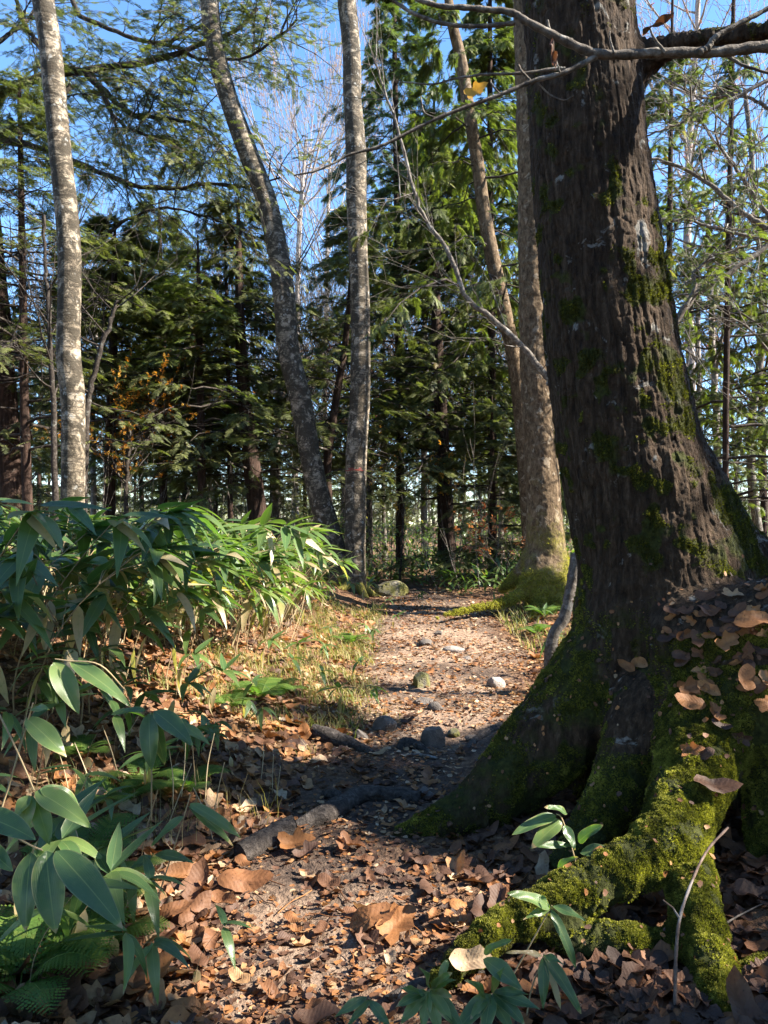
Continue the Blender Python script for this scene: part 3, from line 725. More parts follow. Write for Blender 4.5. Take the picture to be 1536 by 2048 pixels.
tuftV = np.array(tuftV); tuftF = np.array(tuftF)
axm = nrm(mn + rng.normal(0, .45, (NM, 3)) + np.array([0, 0, .15])); upm = rng.normal(0, 1, (NM, 3))
clump = fbm(mp * 22, 66, 2)
scm = rng.uniform(.0045, .0105, NM) * (.6 + 1.1 * clump)
mm = MB(); scatter(mm, tuftV, tuftF, mp - mn * .002, axm, upm, scm, np.clip(.25 + .9 * (clump - .3) + rng.normal(0, .15, NM) - .22 * sstep(1.0, 1.6, mp[:, 2]) - .12 * (mp[:, 1] > 3.4), 0, 1))
tag(mm.build('moss', m_moss, big, bb_base), kind='stuff')

# ------------------------------------------------------------------ trunks drawn through known places
def trunk_obj(name, label, pts, depth, mat, group=None, seg=20, flare=.5, base_aux=.8, extra=None, cat='tree', ext=3.0, wob=.03, rng=None, auxh=1.0):
    """pts: (px, py, width px) from the base upwards"""
    rng = rng or np.random.default_rng(abs(hash(label)) % 1000 if False else len(label) * 7 + int(pts[0][0]))
    q = np.array([P(a, b, depth) for a, b, w in pts]); r = np.array([w / 2 / FPX * depth for a, b, w in pts])
    gz = float(T(q[0, 0], q[0, 1])) - .08
    if q[0, 2] > gz: q = np.concatenate([[[q[0, 0] + (q[0, 0] - q[1, 0]) * .15, q[0, 1], gz]], q]); r = np.concatenate([[r[0] * 1.05], r])
    else: q[0, 2] = min(q[0, 2], gz)
    if ext: q = np.concatenate([q, [q[-1] + nrm(q[-1] - q[-2]) * ext]]); r = np.concatenate([r, [r[-1] * .7]])
    L = np.linalg.norm(np.diff(q, axis=0), axis=1).sum(); n = int(L / .09)
    t0 = np.concatenate([[0], np.cumsum(np.linalg.norm(np.diff(q, axis=0), axis=1))]); uu = np.linspace(0, t0[-1], n)
    k = np.interp(uu, t0, np.arange(len(q)))
    ext_ = np.concatenate([[2 * q[0] - q[1]], q, [2 * q[-1] - q[-2]]]); i = np.clip(k.astype(int), 0, len(q) - 2); t = (k - i)[:, None]
    p0, p1, p2, p3 = ext_[i], ext_[i + 1], ext_[i + 2], ext_[i + 3]
    c = .5 * (2 * p1 + (p2 - p0) * t + (2 * p0 - 5 * p1 + 4 * p2 - p3) * t * t + (3 * p1 - p0 - 3 * p2 + p3) * t ** 3)
    rr = np.interp(k, np.arange(len(q)), r)
    m = MB(); tubes(m, c, np.maximum(rr, .004), seg, cap=False)
    V = m.v[0].reshape(n, seg, 3).astype(float)
    hz = V[:, :, 2] - gz
    rad = V - c[:, None]
    amp = 1 + wob * 2.2 * (fbm((V * np.array([3.5, 3.5, 1.6])).reshape(-1, 3), 71, 3).reshape(n, seg) - .5) * 2 + .05 * (fbm((V * 14).reshape(-1, 3), 74, 2).reshape(n, seg) - .5)
    ang = np.arange(seg) / seg * 2 * math.pi
    amp = amp + flare * np.exp(-np.clip(hz, 0, 9) / .28) * (1 + .45 * np.sin(ang * 4 + len(label)))[None]
    V = c[:, None] + rad * amp[..., None]
    m.v[0] = V.reshape(-1, 3).astype(np.float32)
    m.a[0] = (base_aux * np.exp(-np.clip(hz, 0, 99) / auxh)).reshape(-1).astype(np.float32)
    base = np.array([q[0, 0], q[0, 1], gz + .05])
    root = empty(name, base, label, cat, group)
    m.build('trunk', mat, root, base)
    return root, base, c, rr

birch_g = 'grey birch trunks beside the path'
bA, baseA, cA, rA = trunk_obj('birch_tree', 'grey birch rising alone out of the bamboo grass, leaning slightly outward', [(140, 1230, 48), (144, 1100, 46), (146, 950, 45), (146, 800, 47), (137, 700, 46), (139, 500, 45), (120, 300, 43), (101, 100, 42), (86, 0, 42), (66, -150, 40)], 9.0, m_birch, birch_g, flare=.2)
bB, baseB, cB, rB = trunk_obj('birch_tree', 'strongly leaning birch, joined at its foot to an upright birch', [(684, 1170, 50), (672, 1110, 46), (655, 1050, 44), (640, 1000, 44), (618, 900, 42), (601, 800, 44), (577, 700, 44), (569, 600, 44), (555, 500, 42), (532, 400, 42), (494, 300, 40), (458, 200, 37), (431, 100, 38), (418, 0, 37), (405, -150, 34)], 13.6, m_birch, birch_g, flare=.35, base_aux=1.1, auxh=.7)
bC, baseC, cC, rC = trunk_obj('birch_tree', 'upright birch carrying a red paint mark at breast height', [(712, 1180, 40), (711, 1100, 40), (711, 1000, 42), (713, 900, 43), (720, 800, 40), (721, 700, 40), (720, 600, 39), (716, 500, 38), (713, 400, 41), (712, 300, 41), (705, 200, 36), (703, 100, 36), (693, 0, 37), (683, -150, 34)], 13.4, m_birch, birch_g, flare=.3, base_aux=.8, auxh=.5)
# the red mark on its bark
mr = Mat('red_paint'); mr.base(mr.mix(mr.noise(30, 3, .6, mr.coords()), (.14, .025, .022, 1), (.30, .075, .06, 1)), .8, .2)
mk = MB(); i0 = int(np.argmin(np.abs(cC[:, 2] - P(711, 940, 13.4)[2])))
r_ = np.random.default_rng(3)
for k in range(7):
    a0 = -math.pi / 2 + r_.uniform(-.9, .75); zc = cC[i0, 2] + r_.uniform(-.035, .035); w = r_.uniform(.12, .34); hh = r_.uniform(.006, .020)
    th = np.linspace(a0 - w, a0 + w, 7); pr_ = np.stack([np.cos(th), np.sin(th)], 1) * (rC[i0] * 1.09 + .003 * k * .4)
    top = np.stack([cC[i0, 0] + pr_[:, 0], cC[i0, 1] + pr_[:, 1], zc + hh * r_.uniform(.3, 1, 7)], 1); bot = top.copy(); bot[:, 2] = zc - hh * r_.uniform(.3, 1, 7)
    mk.add(np.concatenate([top, bot]), np.array([(j, j + 1, 8 + j, 7 + j) for j in range(6)]))
mk.build('paint_mark', mr.m, bC, baseC)['label'] = 'faded red paint mark on the bark'
# the second large tree, mossy at its foot, with a root running into the path
D_E = 11.5
def ech(lst): return [(x, y, d, r) for x, y, d, r in lst]
ECAPS = [(ech([(1044, -160, D_E, .19), (1052, 0, D_E, .20), (1058, 150, D_E, .205), (1062, 300, D_E, .21), (1064, 450, D_E, .215), (1066, 600, D_E, .225), (1070, 700, D_E, .235), (1076, 800, D_E, .245), (1081, 900, D_E, .255), (1088, 1000, D_E, .265), (1093, 1100, D_E, .30), (1097, 1190, D_E, .35), (1097, 1260, D_E, .36)]), .12),
         (ech([(1075, 1130, 11.4, .2), (1045, 1185, 11.2, .10), (1008, 1206, 11.0, .065), (960, 1214, 10.8, .055), (915, 1224, 10.6, .042), (868, 1236, 10.45, .022)]), .14),
         (ech([(1110, 1140, 11.4, .22), (1145, 1205, 11.2, .09), (1185, 1225, 11.1, .08), (1220, 1240, 11.1, .05)]), .14), (ech([(1088, 1160, 11.3, .2), (1078, 1222, 11.0, .085), (1062, 1250, 10.7, .05)]), .14),
         (ech([(1110, 1170, 11.3, .18), (1122, 1232, 11.0, .07), (1135, 1250, 10.8, .05)]), .12), (ech([(1065, 1120, 11.6, .18), (1030, 1160, 11.8, .12), (1000, 1180, 12.0, .06)]), .12)]
lo = np.array([.55, 10.1, -.15]); hi = np.array([3.6, 12.5, 10.6])
eV, eF = surface_nets(lo, hi, .05, lambda Q: big_tree_field(Q, ECAPS))
mbt = MB(); mbt.add(eV, eF); tmp = mbt.build('tmp', m_bark_mossy); md = tmp.modifiers.new('s', 'SUBSURF'); md.levels = 2; md.render_levels = 2
dg = bpy.context.evaluated_depsgraph_get(); me2 = tmp.evaluated_get(dg).to_mesh(); nv = len(me2.vertices)
eV = np.empty(nv * 3, np.float32); me2.vertices.foreach_get('co', eV); eV = eV.reshape(-1, 3).astype(float)
eN = np.empty(nv * 3, np.float32); me2.vertices.foreach_get('normal', eN); eN = eN.reshape(-1, 3).astype(float)
eF = np.empty(len(me2.loops), np.int32); me2.loops.foreach_get('vertex_index', eF); eF = eF.reshape(-1, 4)
tmp.evaluated_get(dg).to_mesh_clear(); tme = tmp.data; bpy.data.objects.remove(tmp); bpy.data.meshes.remove(tme)
eh = eV[:, 2] - .1
eM = np.clip(np.exp(-eh.clip(0) / 1.1) * (.35 + .9 * fbm(eV * 3.2, 131, 3)) * 1.15, 0, 1)
eV = eV + eN * (.045 * (fbm(eV * np.array([5, 5, 3.0]), 133, 3) - .5) + .02 * (fbm(eV * 17, 135, 2) - .5))[:, None]
baseE = P(1097, 1215, D_E)
eE = empty('mossy_tree', baseE, 'brown trunk with yellowish moss at its foot and a root creeping onto the path', 'tree')
mbt = MB(); mbt.add(eV, eF, .5, eM * 1.05); mbt.build('trunk', m_bark_mossy, eE, baseE)
rng = np.random.default_rng(6); fc = eV[eF].mean(1); fn = nrm(np.cross(eV[eF[:, 2]] - eV[eF[:, 0]], eV[eF[:, 3]] - eV[eF[:, 1]])); fm = eM[eF].mean(1)
pr = sstep(.35, .8, fm) * (fn[:, 1] < .3); pr /= pr.sum(); ch = rng.choice(len(fc), 17000, p=pr)
mm = MB(); scatter(mm, tuftV, tuftF, fc[ch] + rng.normal(0, .01, (len(ch), 3)), nrm(fn[ch] + rng.normal(0, .5, (len(ch), 3))), rng.normal(0, 1, (len(ch), 3)), rng.uniform(.012, .024, len(ch)), np.clip(rng.normal(.78, .2, len(ch)), 0, 1))
tag(mm.build('moss', m_moss, eE, baseE), kind='stuff')
# roots clasping the foot of the twin birches
for b_, base_, off in ((bB, baseB, -.3), (bC, baseC, .1)):
    rt = MB()
    for k in range(5):
        a = k * 1.26 + off; L = .5 + .12 * (k % 3); s_ = np.linspace(0, 1, 10)
        q = np.stack([base_[0] + np.cos(a) * (.08 + L * s_), base_[1] + np.sin(a) * (.08 + L * s_), np.zeros(10)], 1)
        q[:, 2] = T(q[:, 0], q[:, 1]) + .22 * (1 - s_) ** 2 - .02
        q[:, 2] -= .05 * s_; tubes(rt, q, .10 * (1 - .75 * s_), 10, aux=.9)
    rt.build('roots', m_bark_mossy, b_, base_)

# the dark conifer whose limbs sweep across the sky
rng = np.random.default_rng(17)
eI, baseI, cI, rI = trunk_obj('hemlock_tree', 'dark red-brown hemlock trunk whose mossy limbs sweep across the sky', [(22, 1150, 52), (20, 970, 46), (15, 850, 44), (6, 720, 42), (-8, 560, 40), (-30, 350, 36), (-70, 150, 32), (-110, -50, 28)], 13.9, m_bark_hem, None, flare=.3)
LIMBS = [([(-70, 215), (0, 190), (80, 150), (130, 140), (200, 130), (280, 115), (340, 100), (400, 75), (470, 45), (510, 0)], 14.7, 0.093, 0.033),
         ([(-60, 290), (0, 260), (50, 235), (82, 190), (120, 140)], 14.7, 0.075, 0.060),
         ([(110, 130), (160, 140), (200, 175), (225, 225), (250, 255), (295, 277), (330, 290)], 14.7, 0.063, 0.021),
         ([(175, 150), (220, 195), (250, 222), (280, 240), (350, 250), (415, 270), (440, 300), (470, 330)], 14.6, 0.060, 0.018),
         ([(-40, 268), (0, 278), (50, 288), (95, 300), (145, 320), (210, 348), (280, 370), (350, 373), (420, 366), (490, 372), (560, 352)], 14.8, 0.083, 0.021),
         ([(25, -20), (50, 50), (78, 98), (100, 150)], 14.7, 0.045, 0.045),
         ([(140, -10), (165, 35), (225, 65), (280, 90), (360, 110), (415, 135), (500, 135), (565, 100), (600, 70)], 15.0, 0.051, 0.018),
         ([(245, 140), (265, 155), (310, 190), (345, 205), (400, 215)], 14.8, 0.036, 0.015),
         ([(285, 100), (300, 75), (345, 50), (350, 0)], 14.8, 0.033, 0.021), ([(-30, 590), (0, 600), (60, 640), (100, 660), (160, 690)], 14.4, 0.045, 0.018),
         ([(-30, 110), (10, 60), (40, 20), (60, -30)], 14.7, 0.045, 0.030), ([(200, 480), (260, 440), (330, 420), (420, 440), (500, 470)], 15.2, 0.038, 0.015)]
lm, cm = MB(), MB()
def dress(bm_, cm, rng, q, rad, ntw, ltw, per, slen, tmpls, tint, cull=None, hang=.25, flat=.3, sub=2):
    """twigs, sub-twigs and sprays along one limb"""
    u = rng.uniform(.12, 1, ntw); k = np.clip((u * (len(q) - 1)).astype(int), 0, len(q) - 2)
    st = q[k] + (q[k + 1] - q[k]) * ((u * (len(q) - 1)) - k)[:, None]; td = nrm(q[k + 1] - q[k])
    pr = nrm(np.stack([-td[:, 1], td[:, 0], rng.normal(0, .35, ntw)], 1)) * rng.choice([-1, 1], ntw)[:, None]
    dn = nrm(td * rng.uniform(.2, .9, (ntw, 1)) + pr + np.array([0, 0, .1])); L = ltw * rng.uniform(.4, 1.2, ntw)
    s = np.linspace(0, 1, 5)
    TW = st[:, None] + dn[:, None] * (s[None, :, None] * L[:, None, None]); TW[:, :, 2] -= hang * L[:, None] * s ** 2; TW[:, 1:] += rng.normal(0, .02, (ntw, 4, 3))
    tubes(bm_, TW, (.011 * (L / ltw))[:, None] * np.array([1.1, .9, .7, .5, .3]) + .002, 4, cap=False)
    ns = ntw * sub * 3; i = rng.integers(0, ntw, ns); j = rng.integers(1, 5, ns); s0 = TW[i, j]
    d2 = nrm(dn[i] * .6 + np.cross(dn[i], [0, 0, 1]) * rng.choice([-1, 1], ns)[:, None] * .8 + rng.normal(0, .25, (ns, 3))); L2 = L[i] * rng.uniform(.3, .6, ns)
    s4 = np.linspace(0, 1, 4)
    T2 = s0[:, None] + d2[:, None] * (s4[None, :, None] * L2[:, None, None]); T2[:, :, 2] -= hang * L2[:, None] * s4 ** 2
    tubes(bm_, T2, np.full((ns, 4), .004), 3, cap=False)
    crown_on_twigs(cm, rng, T2, None, per, .5, slen, tmpls, tint, cull, flat)
    crown_on_twigs(cm, rng, TW[:, 2:], None, per, .5, slen, tmpls, tint, cull, flat)
for j, (pts, dep, r0, r1) in enumerate(LIMBS):
    q = resample(PL(pts, dep), 26, .012, rng); q[:, 1] += np.linspace(0, rng.uniform(-.6, .6), 26)
    tubes(lm, q, np.linspace(r0, r1, 26) * (1 + .12 * rng.normal(0, 1, 26)), 9)
    dress(lm, cm, rng, q[5:], None, 31 if len(pts) > 5 else 16, 1.75, 3, .19, HEM_T, (.2, 1.0), sub=3)
lm.build('branches', m_limb, eI, baseI); cm.build('crown', m_hem, eI, baseI)

# ------------------------------------------------------------------ unseen canopy added on the sunward side, crowns cut to shape the light
_tc = uv(P(350, 1090, 5.6)[None])[0]
def canopy_cull(q):
    a = uv(q); thick = (np.abs(a[:, 0] - _tc[0]) < 1.9) & (np.abs(a[:, 1] - _tc[1]) < 1.0)
    return sun_open(q, .12) | dapple(q) | (thick & dapple(q, .52))
shade_g = 'unseen trees added for shade on the sunward side of the path'
for j, (x, y, h, rmax) in enumerate([(7.6, .3, 12, 3.0), (8.4, 3.0, 13, 3.2), (9.5, 3.0, 13, 3.5), (7.8, -4.2, 12, 3.0), (12.5, 2.2, 15, 3.7), (12.0, -.9, 14, 3.4), (11.6, -5.4, 13, 3.2)]):
    rng = np.random.default_rng(200 + j); z = float(T(x, y)) - .05
    tr_ = np.array([[x, y, z], [x + .1, y, z + h * .4], [x + .2, y + .1, z + h]])
    geo = conifer_geo(rng, tr_, [.22, .17, .03], z + 1.2, z + h - .3, 78, rmax, HEM_T, .52, .2, .12, 14, 4, cull=canopy_cull, prof='dome', tint=(.1, .9), flat=.55)
    tree_from_geo('hemlock_tree', 'unseen tall hemlock added beyond the picture edge to shade the path', geo, tr_[0], (m_bark_hem, m_limb, m_hem), shade_g)

# ------------------------------------------------------------------ trees that the photograph tells apart
def px_trunk(pts, depth):
    q = np.array([P(a, b, depth) for a, b in pts]); q[0, 2] = min(q[0, 2], float(T(q[0, 0], q[0, 1])) - .05); return q
def near_cull(q): return sun_open(q, .08) | dapple(q, .76)
def right_cull(q): return sun_open(q, .06) | dapple(q, .70) | ((q[:, 2] > 9.2) & dapple(q, .42))
HT = []
def hemlock(seed, label, pts, depth, tr, z0, h, nb, rmax, tm=HEM_T, mat=None, bark=None, cull=near_cull, ext=None, **kw):
    rng = np.random.default_rng(seed); q = px_trunk(pts, depth)
    if ext: q = np.concatenate([q, [q[-1] + nrm(q[-1] - q[-2]) * ext]])
    geo = conifer_geo(rng, q, tr, q[0, 2] + z0, min(q[0, 2] + h, q[-1, 2] - .1), nb, rmax, tm, kw.pop('slen', .34) * .66, cull=cull, **kw)
    r = tree_from_geo(kw.pop('name', 'hemlock_tree'), label, geo, q[0], (bark or m_bark_hem, m_limb, mat or m_hem)); HT.append(r); return r
hemlock(301, 'dark hemlock with twisted trunk behind the leaning birch', [(528, 1110), (512, 1000), (498, 880), (486, 760), (480, 640), (478, 520), (476, 400)], 15.5, [.21, .19, .16, .13, .1, .07, .03], 1.4, 7.6, 86, 2.9, slen=.32, per=9)
hemlock(302, 'straight hemlock with sunlit reddish trunk standing where the path bends', [(900, 1172), (896, 1050), (886, 900), (878, 760), (872, 620), (866, 450), (860, 250)], 18, [.17, .16, .16, .15, .12, .08, .03], 1.9, 10.5, 92, 3.0, slen=.36, per=8, bare=.2)
hemlock(303, 'darker hemlock close behind the sunlit reddish one', [(884, 1160), (882, 980), (874, 760), (870, 500), (868, 200)], 20, [.12, .11, .1, .08, .03], 3.2, 13, 80, 2.6, slen=.4, bare=.2)
hemlock(304, 'slim dark hemlock seen between the single birch and the leaning birch', [(327, 1140), (327, 1000), (328, 860), (326, 730), (322, 560), (318, 400)], 18, [.10, .09, .09, .08, .06, .02], 2.4, 9.4, 76, 2.4, slen=.36, per=9)
hemlock(305, 'thin hemlock pole hung with dead twigs in front of the twisted one', [(462, 1100), (460, 950), (458, 830), (454, 640), (450, 480)], 16, [.06, .055, .05, .04, .02], 1.6, 7.2, 40, 1.7, slen=.32, bare=.35)
hemlock(306, 'slanting dark hemlock in the gap between the two joined birches', [(656, 1110), (656, 1020), (655, 925), (668, 825), (690, 690), (702, 560), (710, 400)], 16, [.1, .1, .09, .085, .07, .05, .02], 2.0, 8.6, 62, 2.3, slen=.34, bare=.15)
hemlock(307, 'crooked conifer leaning behind the brown mossy footed trunk', [(1068, 1200), (1040, 800), (1012, 640), (990, 540), (968, 425), (955, 325), (938, 225), (923, 125), (903, 40), (890, -60)], 14.5, [.15, .15, .14, .14, .13, .12, .12, .11, .1, .06], 5.2, 11.5, 52, 2.9, tm=THU_T, mat=m_thuja, bark=m_bark_mossy, slen=.34, bare=.2, droop=.4)
hemlock(308, 'young hemlock with bright green tips in the middle of the wood', [(405, 1120), (402, 850), (398, 600), (395, 470)], 15.2, [.09, .08, .05, .015], 2.0, 7.6, 74, 2.1, slen=.3, tint=(.5, 1.0), per=5, mat=m_grn)
hemlock(309, 'broad hemlock filling the gap beside the single birch', [(215, 1120), (222, 850), (228, 600), (230, 430)], 15.5, [.13, .11, .07, .02], 2.6, 8.2, 92, 2.8, slen=.33, per=9)
hemlock(310, 'hemlock with low dense boughs at the picture edge beyond the red-brown trunk', [(60, 1120), (50, 850), (45, 550), (40, 250), (38, 150)], 13, [.09, .08, .06, .04, .02], 1.8, 9.2, 92, 2.7, slen=.33, per=4)
# airy cypresses on the sunward side, in front of the sky
hemlock(320, 'airy yellow-green cypress just beyond the massive mossy trunk', [(1450, 1130), (1452, 800), (1458, 450), (1465, 100), (1470, -100)], 12.5, [.055, .05, .045, .04, .02], 1.4, 9.6, 76, 2.5, tm=THU_T, mat=m_thuja, slen=.26, bare=.22, droop=.35, cull=right_cull)
hemlock(321, 'cypress with light drooping sprays behind the airy yellow-green one', [(1330, 1130), (1335, 800), (1340, 400), (1345, 0)], 17, [.08, .07, .06, .03], 1.6, 12, 96, 2.9, tm=THU_T, mat=m_thuja, slen=.32, bare=.15, per=10, droop=.35, cull=right_cull)
hemlock(322, 'tall cypress hanging its sprays over the bend of the path', [(985, 1160), (985, 900), (982, 600), (980, 200), (980, -100)], 19, [.12, .11, .09, .07, .04], 2.6, 15.5, 112, 3.2, tm=THU_T, mat=m_thuja, slen=.34, bare=.12, droop=.4, per=12)
hemlock(323, 'cypress crown filling the gap over the bend, beside the upright birch', [(800, 1150), (800, 850), (795, 500), (790, 150), (788, -100)], 20, [.12, .11, .09, .07, .04], 3.0, 16.5, 118, 2.8, tm=HEM_T, mat=m_grn, slen=.36, bare=.12, droop=.4, tint=(.0, .8), per=12)
hemlock(324, 'cypress with sparse green boughs at the picture edge behind the trunk', [(1560, 1150), (1562, 850), (1565, 500), (1570, 150)], 15, [.15, .14, .12, .07], 1.2, 9, 70, 2.6, tm=THU_T, mat=m_thuja, slen=.28, bare=.18, cull=right_cull)
hemlock(325, 'small dark hemlock low behind the brown mossy footed trunk', [(985, 1165), (985, 1000), (984, 850), (984, 790)], 16.5, [.08, .07, .04, .01], .4, 4.0, 42, 1.9, slen=.3, per=9)

# other bare or thin trunks
def bare_tree(seed, label, pts, depth, r0, r1, mat, name='bare_tree', branches=10, bl=1.6, blr=.3, group=None, leaf=None, kids=3, dep=2, top=True, twr=.0035, lt=(.1, .9), lsz=.14, lper=2, up=.25, ang=.6):
    rng = np.random.default_rng(seed); q = px_trunk(pts, depth); c = resample(q, 30, .01, rng)
    root = empty(name, q[0], label, 'tree', group)
    m = MB(); rr = np.linspace(r0, r1, 30); tubes(m, c, rr * (1 + .5 * np.exp(-np.arange(30) / 1.2)), 12); m.build('trunk', mat, root, q[0])
    bm_ = MB(); tips = []
    for k in range(branches):
        i = int(rng.uniform(blr, .98) * 29); a = rng.uniform(0, 6.28); el = rng.uniform(.1, .9)
        d = np.array([math.cos(a) * math.cos(el), math.sin(a) * math.cos(el), math.sin(el)])
        o = twig_tree(rng, c[i], d, bl * rng.uniform(.5, 1.1), rr[i] * .45, dep, kids, up, ang)
        twigs_to_mb(bm_, o, twr); tips.append(twig_tips(o, 1))
    bm_.build('branches', mat, root, q[0])
    if leaf:
        cm_ = MB()
        for t in tips: crown_on_twigs(cm_, rng, t, None, lper, .9, lsz, BRD_T, lt, near_cull, .8)
        if cm_.n: cm_.build('crown', leaf, root, q[0])
    return root
bare_tree(401, 'slim pale stemmed tree forking just beside the single birch', [(112, 1130), (108, 900), (105, 760), (97, 620), (92, 540), (88, 430)], 11.5, .05, .02, m_limb, branches=12, bl=1.3, blr=.35)
bare_tree(402, 'thin reddish stem slanting away behind the single birch', [(165, 1130), (172, 850), (185, 760), (215, 660), (235, 600)], 12, .06, .025, m_limb, branches=9, bl=1.2, blr=.4)
bare_tree(403, 'distant white birch with a fan of pale twigs against the blue sky', [(590, 1120), (592, 800), (598, 480), (604, 380), (612, 280)], 34, .16, .07, m_white, branches=20, bl=3.4, blr=.55, leaf=m_rus, kids=3, dep=3, lsz=.16, lper=1, twr=.008, up=.45, ang=.32, lt=(.5, 1), name='white_birch')
bare_tree(404, 'second distant white birch with rosy twigs beside the fan of pale twigs', [(650, 1120), (650, 800), (655, 480), (660, 300)], 37, .15, .06, m_white, branches=15, bl=3.0, blr=.6, leaf=m_rus, kids=3, dep=3, lsz=.16, lper=1, twr=.008, up=.45, ang=.32, lt=(.5, 1), name='white_birch')
bare_tree(405, 'slim white birch stem shining in front of the orange autumn tree', [(186, 1130), (186, 900), (190, 700), (194, 560)], 19, .075, .05, m_white, branches=8, bl=1.5, blr=.5, name='white_birch')
bare_tree(406, 'slim white birch trunk speckled in sun beyond the flank of the massive trunk', [(1437, 1110), (1434, 900), (1428, 760), (1422, 600), (1415, 420)], 17, .085, .06, m_white, branches=12, bl=1.8, blr=.5, name='white_birch', leaf=m_rus, lper=1)
bare_tree(407, 'shorter white birch trunk half hidden behind the flank of the massive trunk', [(1402, 1110), (1400, 900), (1398, 760), (1395, 560)], 18, .08, .05, m_white, branches=10, bl=1.6, blr=.5, name='white_birch')
bare_tree(408, 'tall pale bare tree against the sky at the upper corner', [(1392, 1110), (1380, 700), (1375, 400), (1385, 200), (1400, -40)], 24, .16, .07, m_white, branches=20, bl=3.0, blr=.35, kids=3, dep=3, leaf=m_rus, lper=1, twr=.007, lt=(.3, .9), name='white_birch')
bare_tree(409, 'bare grey tree among the conifers over the path bend', [(850, 1120), (848, 900), (852, 720), (846, 560), (850, 420)], 26, .12, .05, m_limb_l, branches=26, bl=2.8, blr=.3, kids=4, dep=3, twr=.007)
bare_tree(410, 'bare grey tree between the twisted hemlock and the joined birches', [(556, 1110), (550, 980), (556, 820), (566, 650), (572, 540)], 18, .10, .04, m_limb_l, branches=16, bl=1.9, blr=.3)
bare_tree(411, 'yellow and orange autumn tree glowing behind the dark hemlocks', [(250, 1120), (252, 980), (258, 900), (262, 830)], 14.3, .05, .02, m_limb, branches=24, bl=1.1, blr=.3, leaf=m_yel, lper=6, lsz=.10, name='autumn_tree', up=.1)
bare_tree(412, 'small yellow leaved sapling beside the sunlit reddish hemlock', [(800, 1160), (805, 1060), (812, 980), (820, 930)], 16.5, .025, .008, m_limb, branches=9, bl=.75, blr=.3, leaf=m_yel, lper=1, lsz=.16, name='sapling', up=.0, lt=(.6, 1))
bare_tree(413, 'low russet leaved shrub against the brown mossy footed trunk', [(1010, 1180), (1014, 1130), (1020, 1100)], 13, .02, .008, m_limb, branches=10, bl=.6, blr=.1, leaf=m_rus, lper=2, lsz=.16, name='shrub', up=.05)
bare_tree(414, 'pale trunk with bare boughs beyond the airy cypress', [(1530, 1130), (1500, 900), (1528, 640), (1512, 420), (1490, 180)], 18, .11, .05, m_limb_l, branches=24, bl=2.4, blr=.3, leaf=m_rus, lper=1, twr=.005)
bare_tree(415, 'straight brown conifer pole at the picture edge, bare below', [(1528, 1120), (1526, 950), (1522, 800), (1520, 640)], 20, .10, .08, m_bark_hem, branches=14, bl=1.8, blr=.3, twr=.005)
for j, (px, dep, top) in enumerate([(740, 23, 870), (1000, 22, 760), (1070, 26, 560), (420, 25, 760), (560, 30, 620), (770, 29, 600), (960, 30, 560), (250, 28, 640), (30, 24, 600), (1470, 27, 700), (690, 27, 700), (380, 33, 620), (930, 38, 560), (630, 25, 840)]):
    bare_tree(450 + j, 'thin bare grey tree standing deep in the wood', [(px, 1120), (px + 4 * math.sin(j), 950), (px + 9 * math.sin(j * 2.), (950 + top) / 2), (px + 14 * math.cos(j), top)], dep, .09, .035, m_limb_l if j % 3 else m_limb, branches=22, bl=2.6, blr=.25, group='bare trees deep in the wood', kids=4, dep=3, twr=.008, leaf=m_rus if j % 3 == 0 else None, lper=1, lsz=.15)

# ------------------------------------------------------------------ hemlocks deep in the wood: five kinds, copied
protos = []
for j in range(5):
    rng = np.random.default_rng(500 + j); h = (8.5, 10, 11.5, 9.5, 12.5)[j]
    q = np.array([[0, 0, -.2], [rng.normal(0, .1), rng.normal(0, .1), h * .5], [rng.normal(0, .15), rng.normal(0, .15), h]])
    geo = conifer_geo(rng, q, [.12, .09, .02], (.9, 1.6, 2.4, .6, 2.2)[j], h - .1, 62, (2.3, 2.7, 2.5, 2.4, 3.0)[j], HEM_T if j != 3 else THU_T, .29, .25, .1, 13, 8, bare=.12, flat=.22, bseg=4)
    r = tree_from_geo('hemlock_tree', 'hemlock standing deep in the shady wood', geo, q[0] * 0, (m_bark_hem, m_limb, m_hem if j != 3 else m_grn), 'hemlocks deep in the wood'); protos.append(r)
deep = [(-120, 19, .8), (20, 22, .75), (130, 24, .85), (290, 26, .8), (370, 21, .62), (430, 28, .85), (540, 27, .7), (610, 31, .75), (680, 33, .7), (735, 28, .6), (880, 33, .8), (1050, 26, .7), (1150, 34, .8), (1370, 32, .5), (1500, 35, .5), (-40, 31, .95), (80, 38, 1.0), (220, 40, .95), (350, 42, .95), (500, 41, .7), (740, 44, .7), (980, 42, .8), (1200, 45, .8), (-200, 27, .9), (590, 47, .7), (-330, 36, 1), (1340, 50, .8), (270, 53, 1), (100, 55, 1)]
rr_ = np.random.default_rng(8)
for j, (px, d, s) in enumerate(deep):
    x = (px - 768) / FPX * d; z = float(T(x, d)); p = protos[j % 5]
    if j < 5: p.location = (x, d, z); p.scale = (s, s, s); p.rotation_euler = (0, 0, rr_.uniform(0, 6.28))
    else: dup(p, (x, d, z), rr_.uniform(0, 6.28), s)
# trees out of sight behind and beside the camera keep the light of a closed wood
for j, (x, y, s) in enumerate([(-6, -4, 1.0), (-2, -8, 1.1), (4, -8, 1.1), (-9, 1, 1.1), (-10.5, 6, 1.0), (-14, 12, 1), (-16, 3, 1.2), (9, -9, 1.2)]):
    dup(protos[j % 5], (x, y, float(T(x, y))), j * 1.3, s, 'hemlock closing the wood beyond the picture edge', None, 'hemlocks beyond the picture edge')
